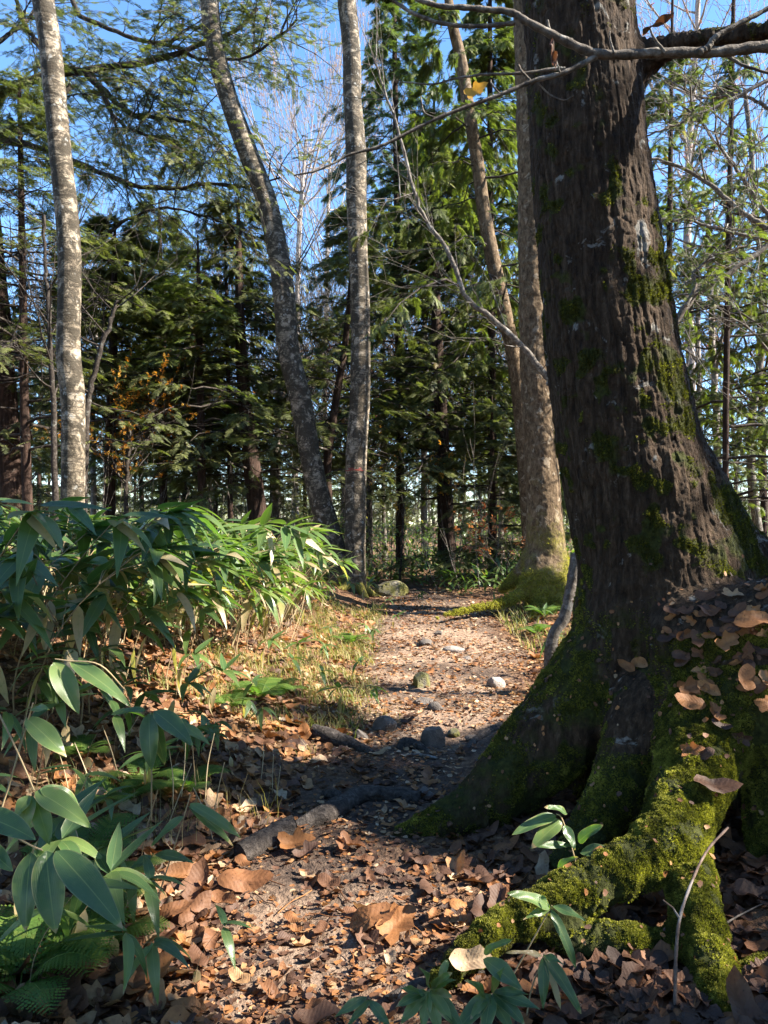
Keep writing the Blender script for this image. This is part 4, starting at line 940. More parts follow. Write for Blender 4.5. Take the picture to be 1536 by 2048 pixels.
# the far wood that reads as one mass
rng = np.random.default_rng(900); fw = MB(); ft = MB()
n = 380; fx = rng.uniform(-75, 75, n); fy = rng.uniform(60, 110, n); fz = T(fx, fy); fh = rng.uniform(4.0, 8.0, n) * (fy / 75)
K = 4; s = np.linspace(0, 1, K); pp = np.stack([fx[:, None] + 0 * s, fy[:, None] + 0 * s, fz[:, None] + fh[:, None] * s], -1); pp[:, 1:] += rng.normal(0, .2, (n, K - 1, 3))
tubes(ft, pp, .16 * (1 - .8 * s)[None] * np.ones((n, 1)), 5, cap=False)
m_ = n * 60; i = rng.integers(0, n, m_); hh = rng.beta(1.6, 1.5, m_); rr2 = (1.05 - hh) * 2.6 * np.sqrt(rng.random(m_)); aa = rng.uniform(0, 6.28, m_)
pos = np.stack([fx[i] + rr2 * np.cos(aa), fy[i] + rr2 * np.sin(aa), fz[i] + .6 + hh * fh[i]], 1)
scatter(fw, HEM_T[0][0], HEM_T[0][1], pos, np.stack([np.cos(aa), np.sin(aa), rng.normal(-.15, .15, m_)], 1), np.array([0, 0, 1.0]) + rng.normal(0, .3, (m_, 3)), rng.uniform(.7, 1.3, m_), rng.uniform(.1, 1, m_))
fo = ft.build('far_woods', m_limb); tag(fo, 'distant wood closing the view between the trunks', 'woods', kind='stuff')
fw.build('crown', m_hem, fo)

# ------------------------------------------------------------------ limbs that cross the trunks
rng = np.random.default_rng(31)
bv = PL([(1100, 770), (1095, 755), (1048, 695), (988, 640), (933, 595), (898, 505), (848, 435), (828, 380), (798, 265), (768, 175), (745, 110)], 10.4)
q = resample(bv, 40, .01, rng); lm = MB(); tubes(lm, q, np.linspace(.05, .012, 40), 8)
for k in range(26):
    i = rng.integers(5, 39); d = nrm(q[i] - q[i - 1]) + rng.normal(0, .7, 3)
    twigs_to_mb(lm, twig_tree(rng, q[i], d, rng.uniform(.4, .9), .008, 2, 3, .05, .5, K=5), .0022)
lm.build('branch', m_limb_l, eE, baseE)['label'] = 'long thin branch bending up from the brown trunk'

eR = empty('bare_tree', P(1640, 1130, 10.5), 'tree whose long brown limbs reach in from the picture edge before the sky', 'tree')
bR = np.array(eR.location); m = MB(); q = PL([(1640, 1150), (1645, 800), (1655, 400), (1660, 0)], 10.5); q[0, 2] = float(T(q[0, 0], q[0, 1])) - .05
tubes(m, resample(q, 20), np.linspace(.2, .12, 20), 14); m.build('trunk', m_bark_mossy, eR, bR)
lm, cm = MB(), MB()
for pts, dep, r0, r1 in [([(1650, 520), (1536, 455), (1490, 430), (1440, 385), (1390, 350), (1340, 325), (1285, 318)], 10.2, .045, .016), ([(1650, 510), (1536, 480), (1500, 475), (1430, 455), (1370, 442), (1310, 440)], 10.0, .035, .012),
                         ([(1650, 480), (1570, 450), (1520, 410), (1490, 360), (1450, 310), (1400, 240), (1355, 205)], 10.3, .04, .012), ([(1650, 380), (1536, 490), (1480, 530), (1420, 570), (1380, 600), (1340, 665)], 9.6, .03, .045),
                         ([(1372, 612), (1392, 570), (1386, 545), (1420, 520), (1470, 500), (1530, 470)], 9.5, .026, .010), ([(1650, 120), (1536, 160), (1440, 210), (1350, 250), (1290, 272)], 10.2, .035, .012),
                         ([(1650, 260), (1536, 215), (1480, 190), (1400, 195), (1320, 150)], 10.6, .03, .01), ([(1650, 860), (1536, 700), (1470, 640), (1420, 640)], 11, .025, .01)]:
    q = resample(PL(pts, dep), 24, .008, rng); tubes(lm, q, np.linspace(r0, r1, 24), 8)
    for k in range(9):
        i = rng.integers(4, 23); d = nrm(q[i] - q[i - 1]) + rng.normal(0, .7, 3)
        twigs_to_mb(lm, twig_tree(rng, q[i], d, rng.uniform(.4, 1.0), .008, 2, 3, .05, .5, K=5), .0025)
    dress(lm, cm, rng, q[6:], None, 5, .8, 2, .14, THU_T, (.3, 1), near_cull)
lm.build('branches', m_limb_l, eR, bR); cm.build('crown', m_thuja, eR, bR)

# the grey branch close to the camera with its last orange leaves
br = empty('bare_branch', P(1536, 95, 2.3), 'bare grey branch with a few last orange leaves reaching across the massive trunk', 'branch')
bb = np.array(br.location); m = MB()
for pts, dep, r0, r1 in [([(1700, 88), (1536, 93), (1438, 104), (1318, 107), (1198, 110), (1118, 80), (1048, 45), (1018, 28), (938, 22), (858, 15), (800, -5)], 2.3, .019, .006),
                         ([(1198, 110), (1128, 145), (1068, 160), (993, 190), (868, 235), (768, 282), (700, 302), (640, 330), (590, 338)], 2.3, .009, .0025),
                         ([(1030, 46), (958, 52), (888, 48), (818, 25), (768, -5), (740, -30)], 2.3, .007, .005), ([(1130, 138), (1108, 138), (1043, 148), (968, 150), (913, 155), (868, 165), (800, 160)], 2.33, .006, .002),
                         ([(1400, 105), (1418, 92), (1430, 75), (1468, 55), (1536, 20), (1580, -10)], 2.28, .010, .007), ([(1330, 104), (1310, 80), (1300, 60)], 2.28, .005, .003), ([(1228, 106), (1222, 80), (1224, 55)], 2.28, .004, .002),
                         ([(1110, 80), (1100, 65), (1095, 50)], 2.3, .004, .004), ([(1150, 92), (1143, 78), (1140, 80)], 2.3, .003, .002), ([(1120, 145), (1115, 128), (1112, 105)], 2.29, .003, .002), ([(1060, 160), (1045, 145), (1038, 132)], 2.3, .004, .004),
                         ([(868, 235), (848, 225), (840, 205), (838, 195)], 2.3, .003, .002), ([(885, 48), (880, 35), (878, 30)], 2.3, .003, .002), ([(1000, 188), (985, 170), (982, 160)], 2.3, .003, .002), ([(1075, 165), (1100, 190), (1130, 200), (1150, 187)], 2.32, .003, .0015),
                         ([(1440, 103), (1490, 130), (1560, 150)], 2.4, .006, .004), ([(790, 270), (795, 330), (800, 400)], 2.5, .003, .002)]:
    d3 = PL(pts, dep); n = 8 * len(pts); q = resample(d3, n); q += np.cumsum(rng.normal(0, .0009, (n, 3)), 0) * np.linspace(0, 1, n)[:, None]
    tubes(m, q, np.linspace(r0, r1, n) * (1 + .10 * np.sin(np.arange(n) * 1.7)), 8)
m.build('limb', m_limb_l, br, bb)
def hang_leaf(px, py, px2, py2, dep, w, tint, curl, par, base, mat, name='leaf', lab=None, dd=.02):
    a, b = P(px, py, dep), P(px2, py2, dep - dd); L = np.linalg.norm(b - a); x = nrm(b - a); yv = nrm(np.cross([0, -1, .3], x)); zv = np.cross(x, yv)
    n, k = 14, 9; U, W = np.meshgrid(np.linspace(0, 1, n), np.linspace(-1, 1, k), indexing='ij')
    wid = w * np.sin(np.pi * np.clip(U * .96 + .02, 0, 1)) ** .7 * (1 + .06 * np.sin(U * 17) * (np.abs(W) > .9))
    V = a + x * (U * L)[..., None] + yv * (W * wid * np.cos(curl * W))[..., None] + zv * (wid * np.abs(np.sin(curl * W)) * .9 + .012 * np.sin(U * 9 + W * 2))[..., None]
    ii = np.arange(n * k).reshape(n, k); F = np.stack([ii[:-1, :-1], ii[:-1, 1:], ii[1:, 1:], ii[1:, :-1]], -1).reshape(-1, 4)
    mb_ = MB(); mb_.add(V, F, tint, np.abs(W).ravel()); o = mb_.build(name, mat, par, base)
    if lab: o['label'] = lab
    return o
tv, tf, ta = DEAD_T[1]; gl = MB(); ax_ = nrm(P(975, 168, 2.28) - P(930, 196, 2.29)); scatter(gl, tv * [1, 1, .5], tf, P(952, 182, 2.28)[None], ax_[None], np.array([[.25, -1, .35]]), np.array([.072]), np.array([.75]), aux=ta)
gl.build('leaf', m_yel, br, bb)['label'] = 'bright golden leaf catching the sun'
for a in [(1102, 82, 1110, 140, 2.27, .016, .3, 1.1, 'curled rust leaf'), (1285, 66, 1348, 30, 2.26, .012, .35, .9, 'curled orange leaf pointing up')]:
    hang_leaf(*a[:5], a[5], a[6], a[7], br, bb, m_yel if a[8].startswith('bright') else m_dead, 'leaf', a[8])

# ------------------------------------------------------------------ bamboo grass
def sasa_leaves(mb, base, dirs, L, tint, rng, ups=None):
    w = rng.integers(0, len(SASA_T), len(base))
    if ups is None: ups = np.array([0, 0, 1.0]) + rng.normal(0, .25, (len(base), 3))
    for t, (tv, tf, ta) in enumerate(SASA_T):
        q = w == t
        if q.any():
            ta_ = np.tile(ta, int(q.sum())); tip = (np.arange(len(tv)) // 3 >= len(tv) // 3 - 1) * 1.0; scatter(mb, tv, tf, base[q], dirs[q], ups[q], L[q], tint[q], aux=ta_, tadd=(rng.uniform(-.6, .8, int(q.sum())).clip(0)[:, None] * tip[None]).ravel())
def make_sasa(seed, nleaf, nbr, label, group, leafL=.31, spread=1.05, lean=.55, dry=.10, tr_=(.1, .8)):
    rng = np.random.default_rng(seed)
    st, fo_ = MB(), MB(); K = 10; s = np.linspace(0, 1, K)
    c = np.stack([lean * s ** 2.2, .05 * np.sin(s * 5 + seed), .96 * s - .08 * s ** 3], 1)
    tubes(st, c, .0042 * (1.1 - .6 * s), 6, tint=.35)
    B, D, L, Tn = [], [], [], []
    def whorl(p, az0, n, ll):
        for k in range(n):
            a = az0 + (k - (n - 1) / 2) / max(1, n - 1) * 2 * spread + rng.normal(0, .2); el = rng.normal(-.05, .32)
            B.append(p + rng.normal(0, .012, 3)); D.append((math.cos(a) * math.cos(el), math.sin(a) * math.cos(el), math.sin(el)))
            L.append(ll * rng.uniform(.75, 1.15)); Tn.append(rng.uniform(.94, 1) if rng.random() < dry else rng.uniform(*tr_))
    whorl(c[-1], 0, nleaf, leafL)
    for k in range(nbr):
        i = rng.integers(3, 9); a = rng.uniform(-1.8, 1.8); e = c[i] + np.array([math.cos(a), math.sin(a), .45]) * rng.uniform(.12, .24)
        tubes(st, np.stack([c[i], (c[i] + e) / 2 + [0, 0, .02], e]), np.array([.003, .0025, .002]), 5, tint=.4)
        whorl(e, a, rng.integers(3, 6), leafL * .9)
    for k in range(2):                          # dry leaves hanging along the culm
        if rng.random() < .6:
            i = rng.integers(3, 7); a = rng.uniform(0, 6.28); B.append(c[i]); D.append((math.cos(a) * .4, math.sin(a) * .4, -.9)); L.append(leafL * .8); Tn.append(rng.uniform(.94, 1))
    sasa_leaves(fo_, np.array(B), np.array(D), np.array(L), np.array(Tn), rng)
    r = empty('bamboo_plant', (0, 0, 0), label, 'bamboo plant', group)
    st.build('stem', m_straw, r); fo_.build('foliage', m_sasa, r); return r
sg = 'bamboo grass thicket on the bank'
SP = [make_sasa(600 + k, (6, 7, 5, 8, 6, 7)[k], (5, 4, 6, 4, 5, 7)[k], 'broad leaved bamboo grass', sg) for k in range(6)]
SL = [make_sasa(620 + k, (6, 7, 5)[k], (4, 3, 5)[k], 'sunlit bamboo grass', sg, .29, 1.1, .5, .12, (.45, .9)) for k in range(3)]  # yellower tints: sun shining through the leaves put into their colour
SS = [make_sasa(640 + k, (5, 4, 6)[k], (0, 1, 0)[k], 'small bamboo grass', sg, .6, 1.7, .4, .03) for k in range(3)]
rng = np.random.default_rng(71)
fpx = np.array([-400, 0, 200, 420, 600, 700]); fpy = np.array([1580, 1510, 1435, 1355, 1275, 1215])
spots = []
tries = 0
while len(spots) < 190 and tries < 4000:
    tries += 1
    px = rng.uniform(-330, 640); g = G(px, float(np.interp(px, fpx, fpy)))
    d = g[1] + rng.random() ** 1.2 * float(np.interp(px, [-300, 300, 600, 700], [4.6, 4.2, 2.2, 1.0])); x = g[0] * d / g[1]
    if all((x - a) ** 2 + (d - b) ** 2 > .035 for a, b, _ in spots): spots.append((x, d, px))
used = set()
for j, (x, y, px) in enumerate(sorted(spots, key=lambda q: q[1])):
    z = float(T(x, y)); top = float(np.interp(px, [-300, 0, 400, 550, 660], [1.75, 1.62, 1.52, 1.36, .95])) + rng.normal(-.08, .10); H = float(np.clip(top - z, .55, 1.6))
    k = j % 6; rz = -.55 + rng.normal(0, .75); sc = (H * .95, H * .95, H)
    if px > 440 and rng.random() < .25: continue
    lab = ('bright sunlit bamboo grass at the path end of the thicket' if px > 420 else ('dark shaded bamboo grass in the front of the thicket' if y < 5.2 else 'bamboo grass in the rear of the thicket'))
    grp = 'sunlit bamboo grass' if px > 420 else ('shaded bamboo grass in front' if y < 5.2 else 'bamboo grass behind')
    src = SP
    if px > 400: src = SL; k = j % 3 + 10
    if k not in used:
        used.add(k); p = src[k % 10]; p.location = (x, y, z); p.rotation_euler = (0, 0, rz); p.scale = sc; p['label'] = lab; p['group'] = grp
    else: dup(src[k % 10], (x, y, z), rz, sc, lab, None, grp)
# low plants along the path
used = set()
small = [(480, 1440, .3), (525, 1470, .28), (690, 1440, .3), (618, 1400, .26), (728, 1430, .28), (590, 1340, .3), (1085, 1345, .42), (705, 1200, .4), (722, 1205, .35), (660, 1300, .3), (745, 1290, .3), (785, 1262, .25), (250, 1470, .35), (430, 1510, .3), (350, 1400, .35), (560, 1380, .28), (830, 1215, .3), (1045, 1215, .3), (770, 1235, .3), (640, 1330, .3), (520, 1340, .3), (700, 1370, .26), (200, 1430, .4), (410, 1440, .34), (130, 1500, .4), (60, 1560, .42), (1070, 1260, .3), (975, 1215, .25), (300, 2000, .3), (130, 1960, .34), (220, 1940, .3), (60, 2010, .36), (20, 1900, .4), (390, 1990, .22), (40, 1480, .45), (90, 1540, .4), (170, 1560, .36), (230, 1520, .38), (330, 1470, .34), (20, 1720, .4), (150, 1640, .32), (300, 1600, .3), (210, 1690, .28), (400, 1520, .3), (60, 1790, .36), (460, 1540, .25), (270, 1850, .28), (170, 1830, .3), (90, 1440, .45), (350, 1560, .3)]
for j, (px, py, h) in enumerate(small):
    g = G(px, py); k = j % 3; rz = rng.uniform(-2.2, 1.0)
    zone = 'at the brown mossy footed trunk' if px > 950 else ('by the path bend' if py < 1300 else ('among ferns at the picture corner' if py > 1850 else 'on the leafy slope below the thicket'))
    lab = 'small low bamboo grass growing ' + zone; grp = 'low bamboo grass ' + zone
    if k not in used: used.add(k); p = SS[k]; p.location = tuple(g); p.rotation_euler = (0, 0, rz); p.scale = (h,) * 3; p['label'] = lab; p['group'] = grp
    else: dup(SS[k], g, rz, h, lab, None, grp)

def hero_leaf(par, base, a, b, w, tint, sag=.12, roll=0.0, n=18):
    """one blade from a to b (points), half width w, arching by sag"""
    a, b = np.asarray(a), np.asarray(b); w = w * 1.1; L = np.linalg.norm(b - a); x = nrm(b - a)
    up0 = np.array([0, -.55, .85]); yv = nrm(np.cross(up0, x)); zv = np.cross(x, yv); yv, zv = yv * math.cos(roll) + zv * math.sin(roll), zv * math.cos(roll) - yv * math.sin(roll)
    u = np.linspace(0, 1, n + 1); k = np.array([-1, -.55, 0, .55, 1.0]); U, W = np.meshgrid(u, k, indexing='ij')
    prof = np.sin(np.pi * np.clip(U, .0, 1) ** .72) ** .8; prof = np.where((U <= 0), .04, np.where(U >= 1, .01, prof))
    rr = np.random.default_rng(int(abs(a[0] * 9173 + b[2] * 7919)) % 99999)
    V = a + x * (U * L)[..., None] + yv * (W * prof * w)[..., None] + zv * (np.abs(W) * prof * w * .28 + sag * L * 4 * U * (1 - U) * .5 + .004 * np.sin(U * 9 + rr.uniform(0, 6)) * W)[..., None]
    ii = np.arange((n + 1) * 5).reshape(n + 1, 5); F = np.stack([ii[:-1, :-1], ii[:-1, 1:], ii[1:, 1:], ii[1:, :-1]], -1).reshape(-1, 4)
    e0 = rr.uniform(.84, 1.05); bl = fbm(np.stack([U.ravel() * 6 + rr.uniform(0, 50), W.ravel() * 1.5, 0 * U.ravel()], 1), 171, 2).reshape(U.shape)
    tt = np.where((U > e0) | ((np.abs(W) > .9) & (bl > .62)), .93, np.clip(tint + .35 * (bl - .5), 0, .86) if tint < .88 else tint)
    mb_ = MB(); mb_.add(V, F, tt.ravel(), np.abs(W).ravel()); return mb_.build('leaf', m_sasa, par, base)
def hero_sasa(label, stem, leaves, dep, r=.0035):
    q = [P(a, b, dep + (c[0] if c else 0)) for a, b, *c in stem]; base = q[0]
    par = empty('bamboo_plant', base, label, 'bamboo plant', 'bamboo grass close to the camera')
    m = MB(); q = resample(np.array(q), 16) if len(q) > 2 else np.array(q); tubes(m, q, np.linspace(r, r * .7, len(q)), 8, tint=.55); m.build('stem', m_straw, par, base)
    for (x0, y0, x1, y1, w, tint, *o) in leaves:
        dz = o[0] if o else -.05; roll = o[1] if len(o) > 1 else 0
        hero_leaf(par, base, P(x0, y0, dep), P(x1, y1, dep + dz), w / FPX * dep, tint, .12, roll)
    return par
hero_sasa('bamboo grass with bright sunlit leaves hanging over the fern at the picture edge', [(-60, 1330, .05), (0, 1432), (40, 1515), (68, 1580)], [(72, 1582, 182, 1655, 21, .75, -.06), (80, 1578, 165, 1625, 20, .5, .06), (64, 1592, 38, 1680, 20, .85, -.05), (72, 1600, 100, 1690, 17, .7), (60, 1590, 30, 1640, 12, .8)], 2.4)  # high tints put the sunshine on these leaves into their colour
hero_sasa('bamboo grass with large dark shaded leaves hanging down at the picture edge', [(-70, 1610), (0, 1655), (60, 1690), (85, 1700)], [(62, 1705, 52, 1862, 24, .3, -.08), (92, 1702, 112, 1868, 28, .35, -.08), (112, 1702, 246, 1858, 27, .4, -.12), (-40, 1630, 72, 1680, 24, .3), (-40, 1690, 26, 1742, 18, .3), (70, 1700, 118, 1780, 14, .4, .05)], 2.2)  # low tints put the shade on these leaves into their colour
hero_sasa('bamboo grass with a single shining oval leaf on a thin slanting stem', [(-10, 1660), (30, 1530), (62, 1420), (66, 1405)], [(52, 1437, 133, 1515, 19, .65, -.04), (60, 1420, 100, 1420, 9, .5)], 2.6)
hero_sasa('bamboo grass with a mottled yellowish leaf beside a long green one', [(250, 1380, .1), (200, 1330), (140, 1322), (110, 1318)], [(108, 1324, 158, 1428, 20, .84, -.05), (140, 1324, 262, 1414, 16, .55, -.05), (104, 1330, 118, 1385, 10, .5)], 3.0)
hero_sasa('bamboo grass with two broad dark drooping leaves above the dry stalks', [(303, 1640), (303, 1540), (301, 1425)], [(298, 1427, 303, 1540, 17, .3, -.05), (308, 1422, 386, 1492, 18, .3, -.06), (303, 1425, 330, 1530, 12, .35, .06), (360, 1448, 420, 1490, 9, .75), (290, 1420, 220, 1430, 8, .4)], 3.1)
hero_sasa('tall thin bamboo grass shoot with a drooping pair of leaves over dry stalks', [(295, 1885), (315, 1800), (345, 1705), (378, 1600), (378, 1588)], [(380, 1608, 482, 1676, 11, .7, -.03), (376, 1612, 466, 1692, 10, .5, .03), (368, 1632, 303, 1692, 8, .55), (310, 1708, 388, 1726, 10, .35), (305, 1712, 255, 1745, 9, .3)], 2.7, .0028)
hero_sasa('bamboo grass with one pale green leaf, growing under the massive trunk behind the mossy root', [(1158, 1790), (1150, 1720), (1125, 1640), (1112, 1628)], [(1112, 1632, 1024, 1670, 12, .5), (1123, 1642, 1062, 1698, 15, .78, -.05), (1134, 1627, 1089, 1614, 8, .35), (1157, 1684, 1207, 1650, 12, .3), (1160, 1706, 1240, 1706, 13, .3), (1114, 1738, 1156, 1714, 8, .45), (1148, 1692, 1058, 1697, 7, .3), (1128, 1650, 1150, 1700, 9, .3)], 2.75, .003)
hero_sasa('slender bamboo grass with arching leaves crossing the sunlit mossy root', [(1026, 1950), (1060, 1890), (1100, 1818), (1104, 1812)], [(1100, 1816, 1014, 1786, 13, .65), (1100, 1818, 1046, 1840, 7, .6), (1104, 1812, 1172, 1842, 8, .4), (1102, 1820, 1152, 1938, 10, .3), (1080, 1790, 1100, 1816, 4, .6)], 2.3, .0026)
hero_sasa('bamboo grass tuft with dark drooping leaves at the foot of the mossy root', [(1050, 2080), (1060, 1990), (1086, 1915), (1089, 1908)], [(1090, 1912, 1162, 2028, 12, .3, -.06), (1086, 1914, 1086, 2018, 10, .35), (1088, 1914, 1122, 2022, 7, .97), (1084, 1912, 1012, 1905, 5, .96), (1086, 1910, 1128, 1930, 6, .5)], 2.2, .0028)
hero_sasa('dense bamboo grass clump at the bottom beside a pale curled leaf', [(940, 2110), (960, 2050), (984, 1990), (986, 1984)], [(986, 1985, 1050, 2050, 13, .35, -.06), (982, 1988, 968, 2070, 14, .45, -.07), (978, 1988, 905, 2075, 15, .45, -.06), (990, 1986, 1082, 2020, 11, .4), (966, 1918, 1046, 1982, 17, .45, -.05), (968, 1908, 1025, 1879, 8, .6), (972, 1995, 930, 1960, 10, .5), (984, 1985, 1010, 1935, 9, .7), (980, 1990, 1030, 2075, 12, .6, -.07), (976, 1990, 940, 2040, 9, .8), (895, 1920, 877, 1966, 7, .8), (985, 1984, 1060, 1990, 8, .35)], 2.12, .003)
hero_sasa('bamboo grass clump with pale edged narrow leaves lowest beside the path', [(850, 2120), (850, 2040), (858, 1985), (860, 1978)], [(860, 1980, 905, 2050, 11, .75, -.05), (856, 1982, 845, 2060, 11, .7), (852, 1984, 790, 2015, 9, .5), (860, 1978, 915, 1960, 8, .6), (862, 1980, 905, 1995, 9, .88), (858, 1976, 838, 1935, 9, .3), (846, 1990, 800, 1978, 8, .4), (870, 1985, 930, 2070, 12, .4), (858, 1984, 880, 2075, 12, .85, -.06), (864, 1980, 905, 1945, 9, .6), (850, 1990, 800, 2050, 11, .7)], 2.08, .003)
hero_sasa('bamboo grass sprig with two narrow leaves spreading over bare soil at the bottom', [(770, 2110), (758, 2040), (740, 2000), (736, 1996)], [(734, 1994, 668, 2036, 9, .4), (738, 2000, 784, 2062, 9, .45), (742, 1998, 690, 2060, 7, .5)], 2.08, .0026)

# ------------------------------------------------------------------ ferns
def make_fern(seed, nf, label):
    rng = np.random.default_rng(seed); r = empty('fern', (0, 0, 0), label, 'fern', 'ferns on the leafy slope')
    for k in range(nf):
        a = k / nf * 6.28 + rng.normal(0, .25); L = rng.uniform(.8, 1.1); n = 20; s = np.linspace(0, 1, 14); el = rng.uniform(.9, 1.5)
        c = np.stack([np.cos(a) * L * s * .95, np.sin(a) * L * s * .95, L * (el * s - .75 * el * s ** 2)], 1)
        mb_ = MB(); tubes(mb_, c, .009 * (1.1 - s), 4, tint=.7)
        u = np.repeat(np.linspace(.12, .98, n), 2); sd = np.tile([1, -1], n)
        pos = np.stack([np.interp(u, s, c[:, i]) for i in range(3)], 1); tg = nrm(np.stack([np.interp(np.minimum(u + .05, 1), s, c[:, i]) for i in range(3)], 1) - np.stack([np.interp(np.maximum(u - .05, 0), s, c[:, i]) for i in range(3)], 1))
        pr_ = nrm(np.cross([0, 0, 1.0], tg)) * sd[:, None]; dn = nrm(pr_ + tg * .45 + np.array([0, 0, -.12])); ln = .30 * L * np.sin(np.pi * np.clip(u * .86 + .14, 0, 1)) ** .8 * rng.uniform(.9, 1.1, 2 * n)
        # pinna: a stem-side row of small teeth
        pv = []; pf = []
        for q in range(6):
            x0 = q / 6; w = .13 * (1 - .8 * x0)
            for sg_ in (1, -1):
                i0 = len(pv); pv += [(x0, 0, 0), (x0 + .16, 0, 0), (x0 + .15, sg_ * w, -.02), (x0 + .05, sg_ * w * 1.05, -.02)]; pf.append((i0, i0 + 1, i0 + 2, i0 + 3) if sg_ > 0 else (i0, i0 + 3, i0 + 2, i0 + 1))
        scatter(mb_, np.array(pv), np.array(pf), pos, dn, np.cross(tg, pr_) * sd[:, None], ln, rng.uniform(.2, .8, 2 * n))
        mb_.build('frond', m_fern, r)
    return r
FP = [make_fern(700 + k, (6, 5, 7)[k], 'fern') for k in range(3)]
rng = np.random.default_rng(73)
ferns = [(175, 1720, .26, 'bright fern lit by the sun below hanging bamboo leaves'), (120, 1740, .22, 'second bright fern crowded against the sunlit one'), (90, 1930, .30, 'broad soft fern in shade at the lower picture edge'), (40, 1990, .28, 'shaded fern nearest the bottom picture corner'), (200, 1900, .24, 'fern with fine fronds between bamboo leaf and path litter'), (520, 1400, .30, 'fern on the slope where the sunlight begins'), (560, 1395, .24, 'smaller fern touching the one where sunlight begins'), (285, 1570, .24, 'dark fern under two broad drooping bamboo leaves'), (245, 1610, .22, 'dark fern beside a torn dry blade'), (380, 1585, .22, 'fern behind the tall thin bamboo shoot'), (240, 1790, .18, 'fern fragment between large bamboo leaves and dead leaves'), (160, 1520, .2, 'fern in deep shade beneath the shining oval leaf'), (1090, 1235, .35, 'pale green fern at the brown mossy footed trunk'), (1075, 1270, .3, 'fern on litter in front of the pale leaning stub'), (700, 1290, .28, 'fern at the sunny grass edge of the path'), (460, 1420, .2, 'small fern among rust leaves on the slope'), (1240, 1600, .0, ''), (110, 1420, .24, 'fern under the mottled yellowish bamboo leaf')]
used = set(); j = 0
for px, py, h, lab in ferns:
    if h <= 0: continue
    g = G(px, py); k = j % 3; rz = rng.uniform(0, 6.28); j += 1
    if k not in used: used.add(k); p = FP[k]; p.location = tuple(g); p.rotation_euler = (0, 0, rz); p.scale = (h * 1.1,) * 3; p['label'] = lab
    else: dup(FP[k], g, rz, h * 1.1, lab)

# ------------------------------------------------------------------ stones, logs, roots and sticks
def rock(name, label, px, py, w, h, mat, seed, dz=0.0, group=None, depth_k=.8, blocky=.5):
    g = G(px, py); d = to_px(g)[2][0]; W = w / FPX * d; H = h / FPX * d
    r = np.random.default_rng(seed); n, k = 28, 18
    th, ph = np.meshgrid(np.linspace(0, 2 * np.pi, n, endpoint=False), np.linspace(.02, np.pi - .02, k), indexing='ij')
    D = np.stack([np.sin(ph) * np.cos(th), np.sin(ph) * np.sin(th), np.cos(ph)], -1)
    rad = np.ones(D.shape[:2])
    for _ in range(9):                          # flat faces: cut by random planes
        nn = nrm(r.normal(0, 1, 3)); c = D @ nn; cut = r.uniform(.62, .86)
        rad = np.minimum(rad, np.where(c > .05, cut / np.maximum(c, .05), 9))
    rad = rad * (1 - blocky) + blocky * np.minimum(rad, 1) * (1 + .10 * (fbm((D * 3 + seed).reshape(-1, 3), seed, 3).reshape(n, k) - .5))
    V = D * rad[..., None] * np.array([W / 2, W / 2 * depth_k, H * .62]) / .85
    V[..., 2] += H * .16 + dz
    ii = np.arange(n * k).reshape(n, k); F = np.stack([ii[:, :-1], np.roll(ii, -1, 0)[:, :-1], np.roll(ii, -1, 0)[:, 1:], ii[:, 1:]], -1).reshape(-1, 4)
    m = MB(); m.add(V, F); o = m.build(name, mat, smooth=False if blocky < .7 else True); o.location = tuple(g); o.rotation_euler = (0, 0, r.uniform(0, 6))
    return tag(o, label, 'rock', group)
for a in [('rock', 'upright grey brown stone beside the path, widest at its foot', 866, 1494, 44, 52, m_rock, 1), ('rock', 'pale angular stone on the bright stretch of path with a dark shaded side', 990, 1374, 36, 26, m_rock_pale, 2),
          ('rock', 'mossy rounded stone at the edge of the bright path', 845, 1372, 44, 34, m_rock_moss, 3), ('rock', 'flat pale slab in the path where the shade band begins', 912, 1302, 46, 12, m_rock_pale, 4),
          ('rock', 'dark edged flat stone beside the pale slab', 852, 1290, 34, 13, m_rock, 5), ('rock', 'grey half buried stone below the mossy rounded one', 846, 1408, 40, 18, m_rock, 6), ('rock', 'larger half buried grey stone holding the slope', 872, 1420, 34, 18, m_rock, 7),
          ('rock', 'grey stone at the slope toe beside two others', 770, 1462, 46, 34, m_rock, 8), ('rock', 'small stone tucked by the upright stone', 908, 1472, 26, 16, m_rock_moss, 9), ('rock', 'low mossy boulder at the bend near the joined birches', 783, 1190, 66, 34, m_rock_moss, 10),
          ('rock', 'dark stone against the toe of the mossy buttress', 850, 1595, 40, 26, m_rock, 11), ('rock', 'small grey stone low on the path edge', 945, 1480, 30, 12, m_rock, 12), ('rock', 'stone with lichen under the massive trunk on the far side', 720, 1478, 30, 22, m_rock, 13),
          ('rock', 'small dark stone at the shade band', 878, 1268, 18, 8, m_rock, 14), ('rock', 'tiny pale stone in the middle of the bright path', 935, 1318, 16, 7, m_rock_pale, 15)]:
    rock(*a[:7], a[7])
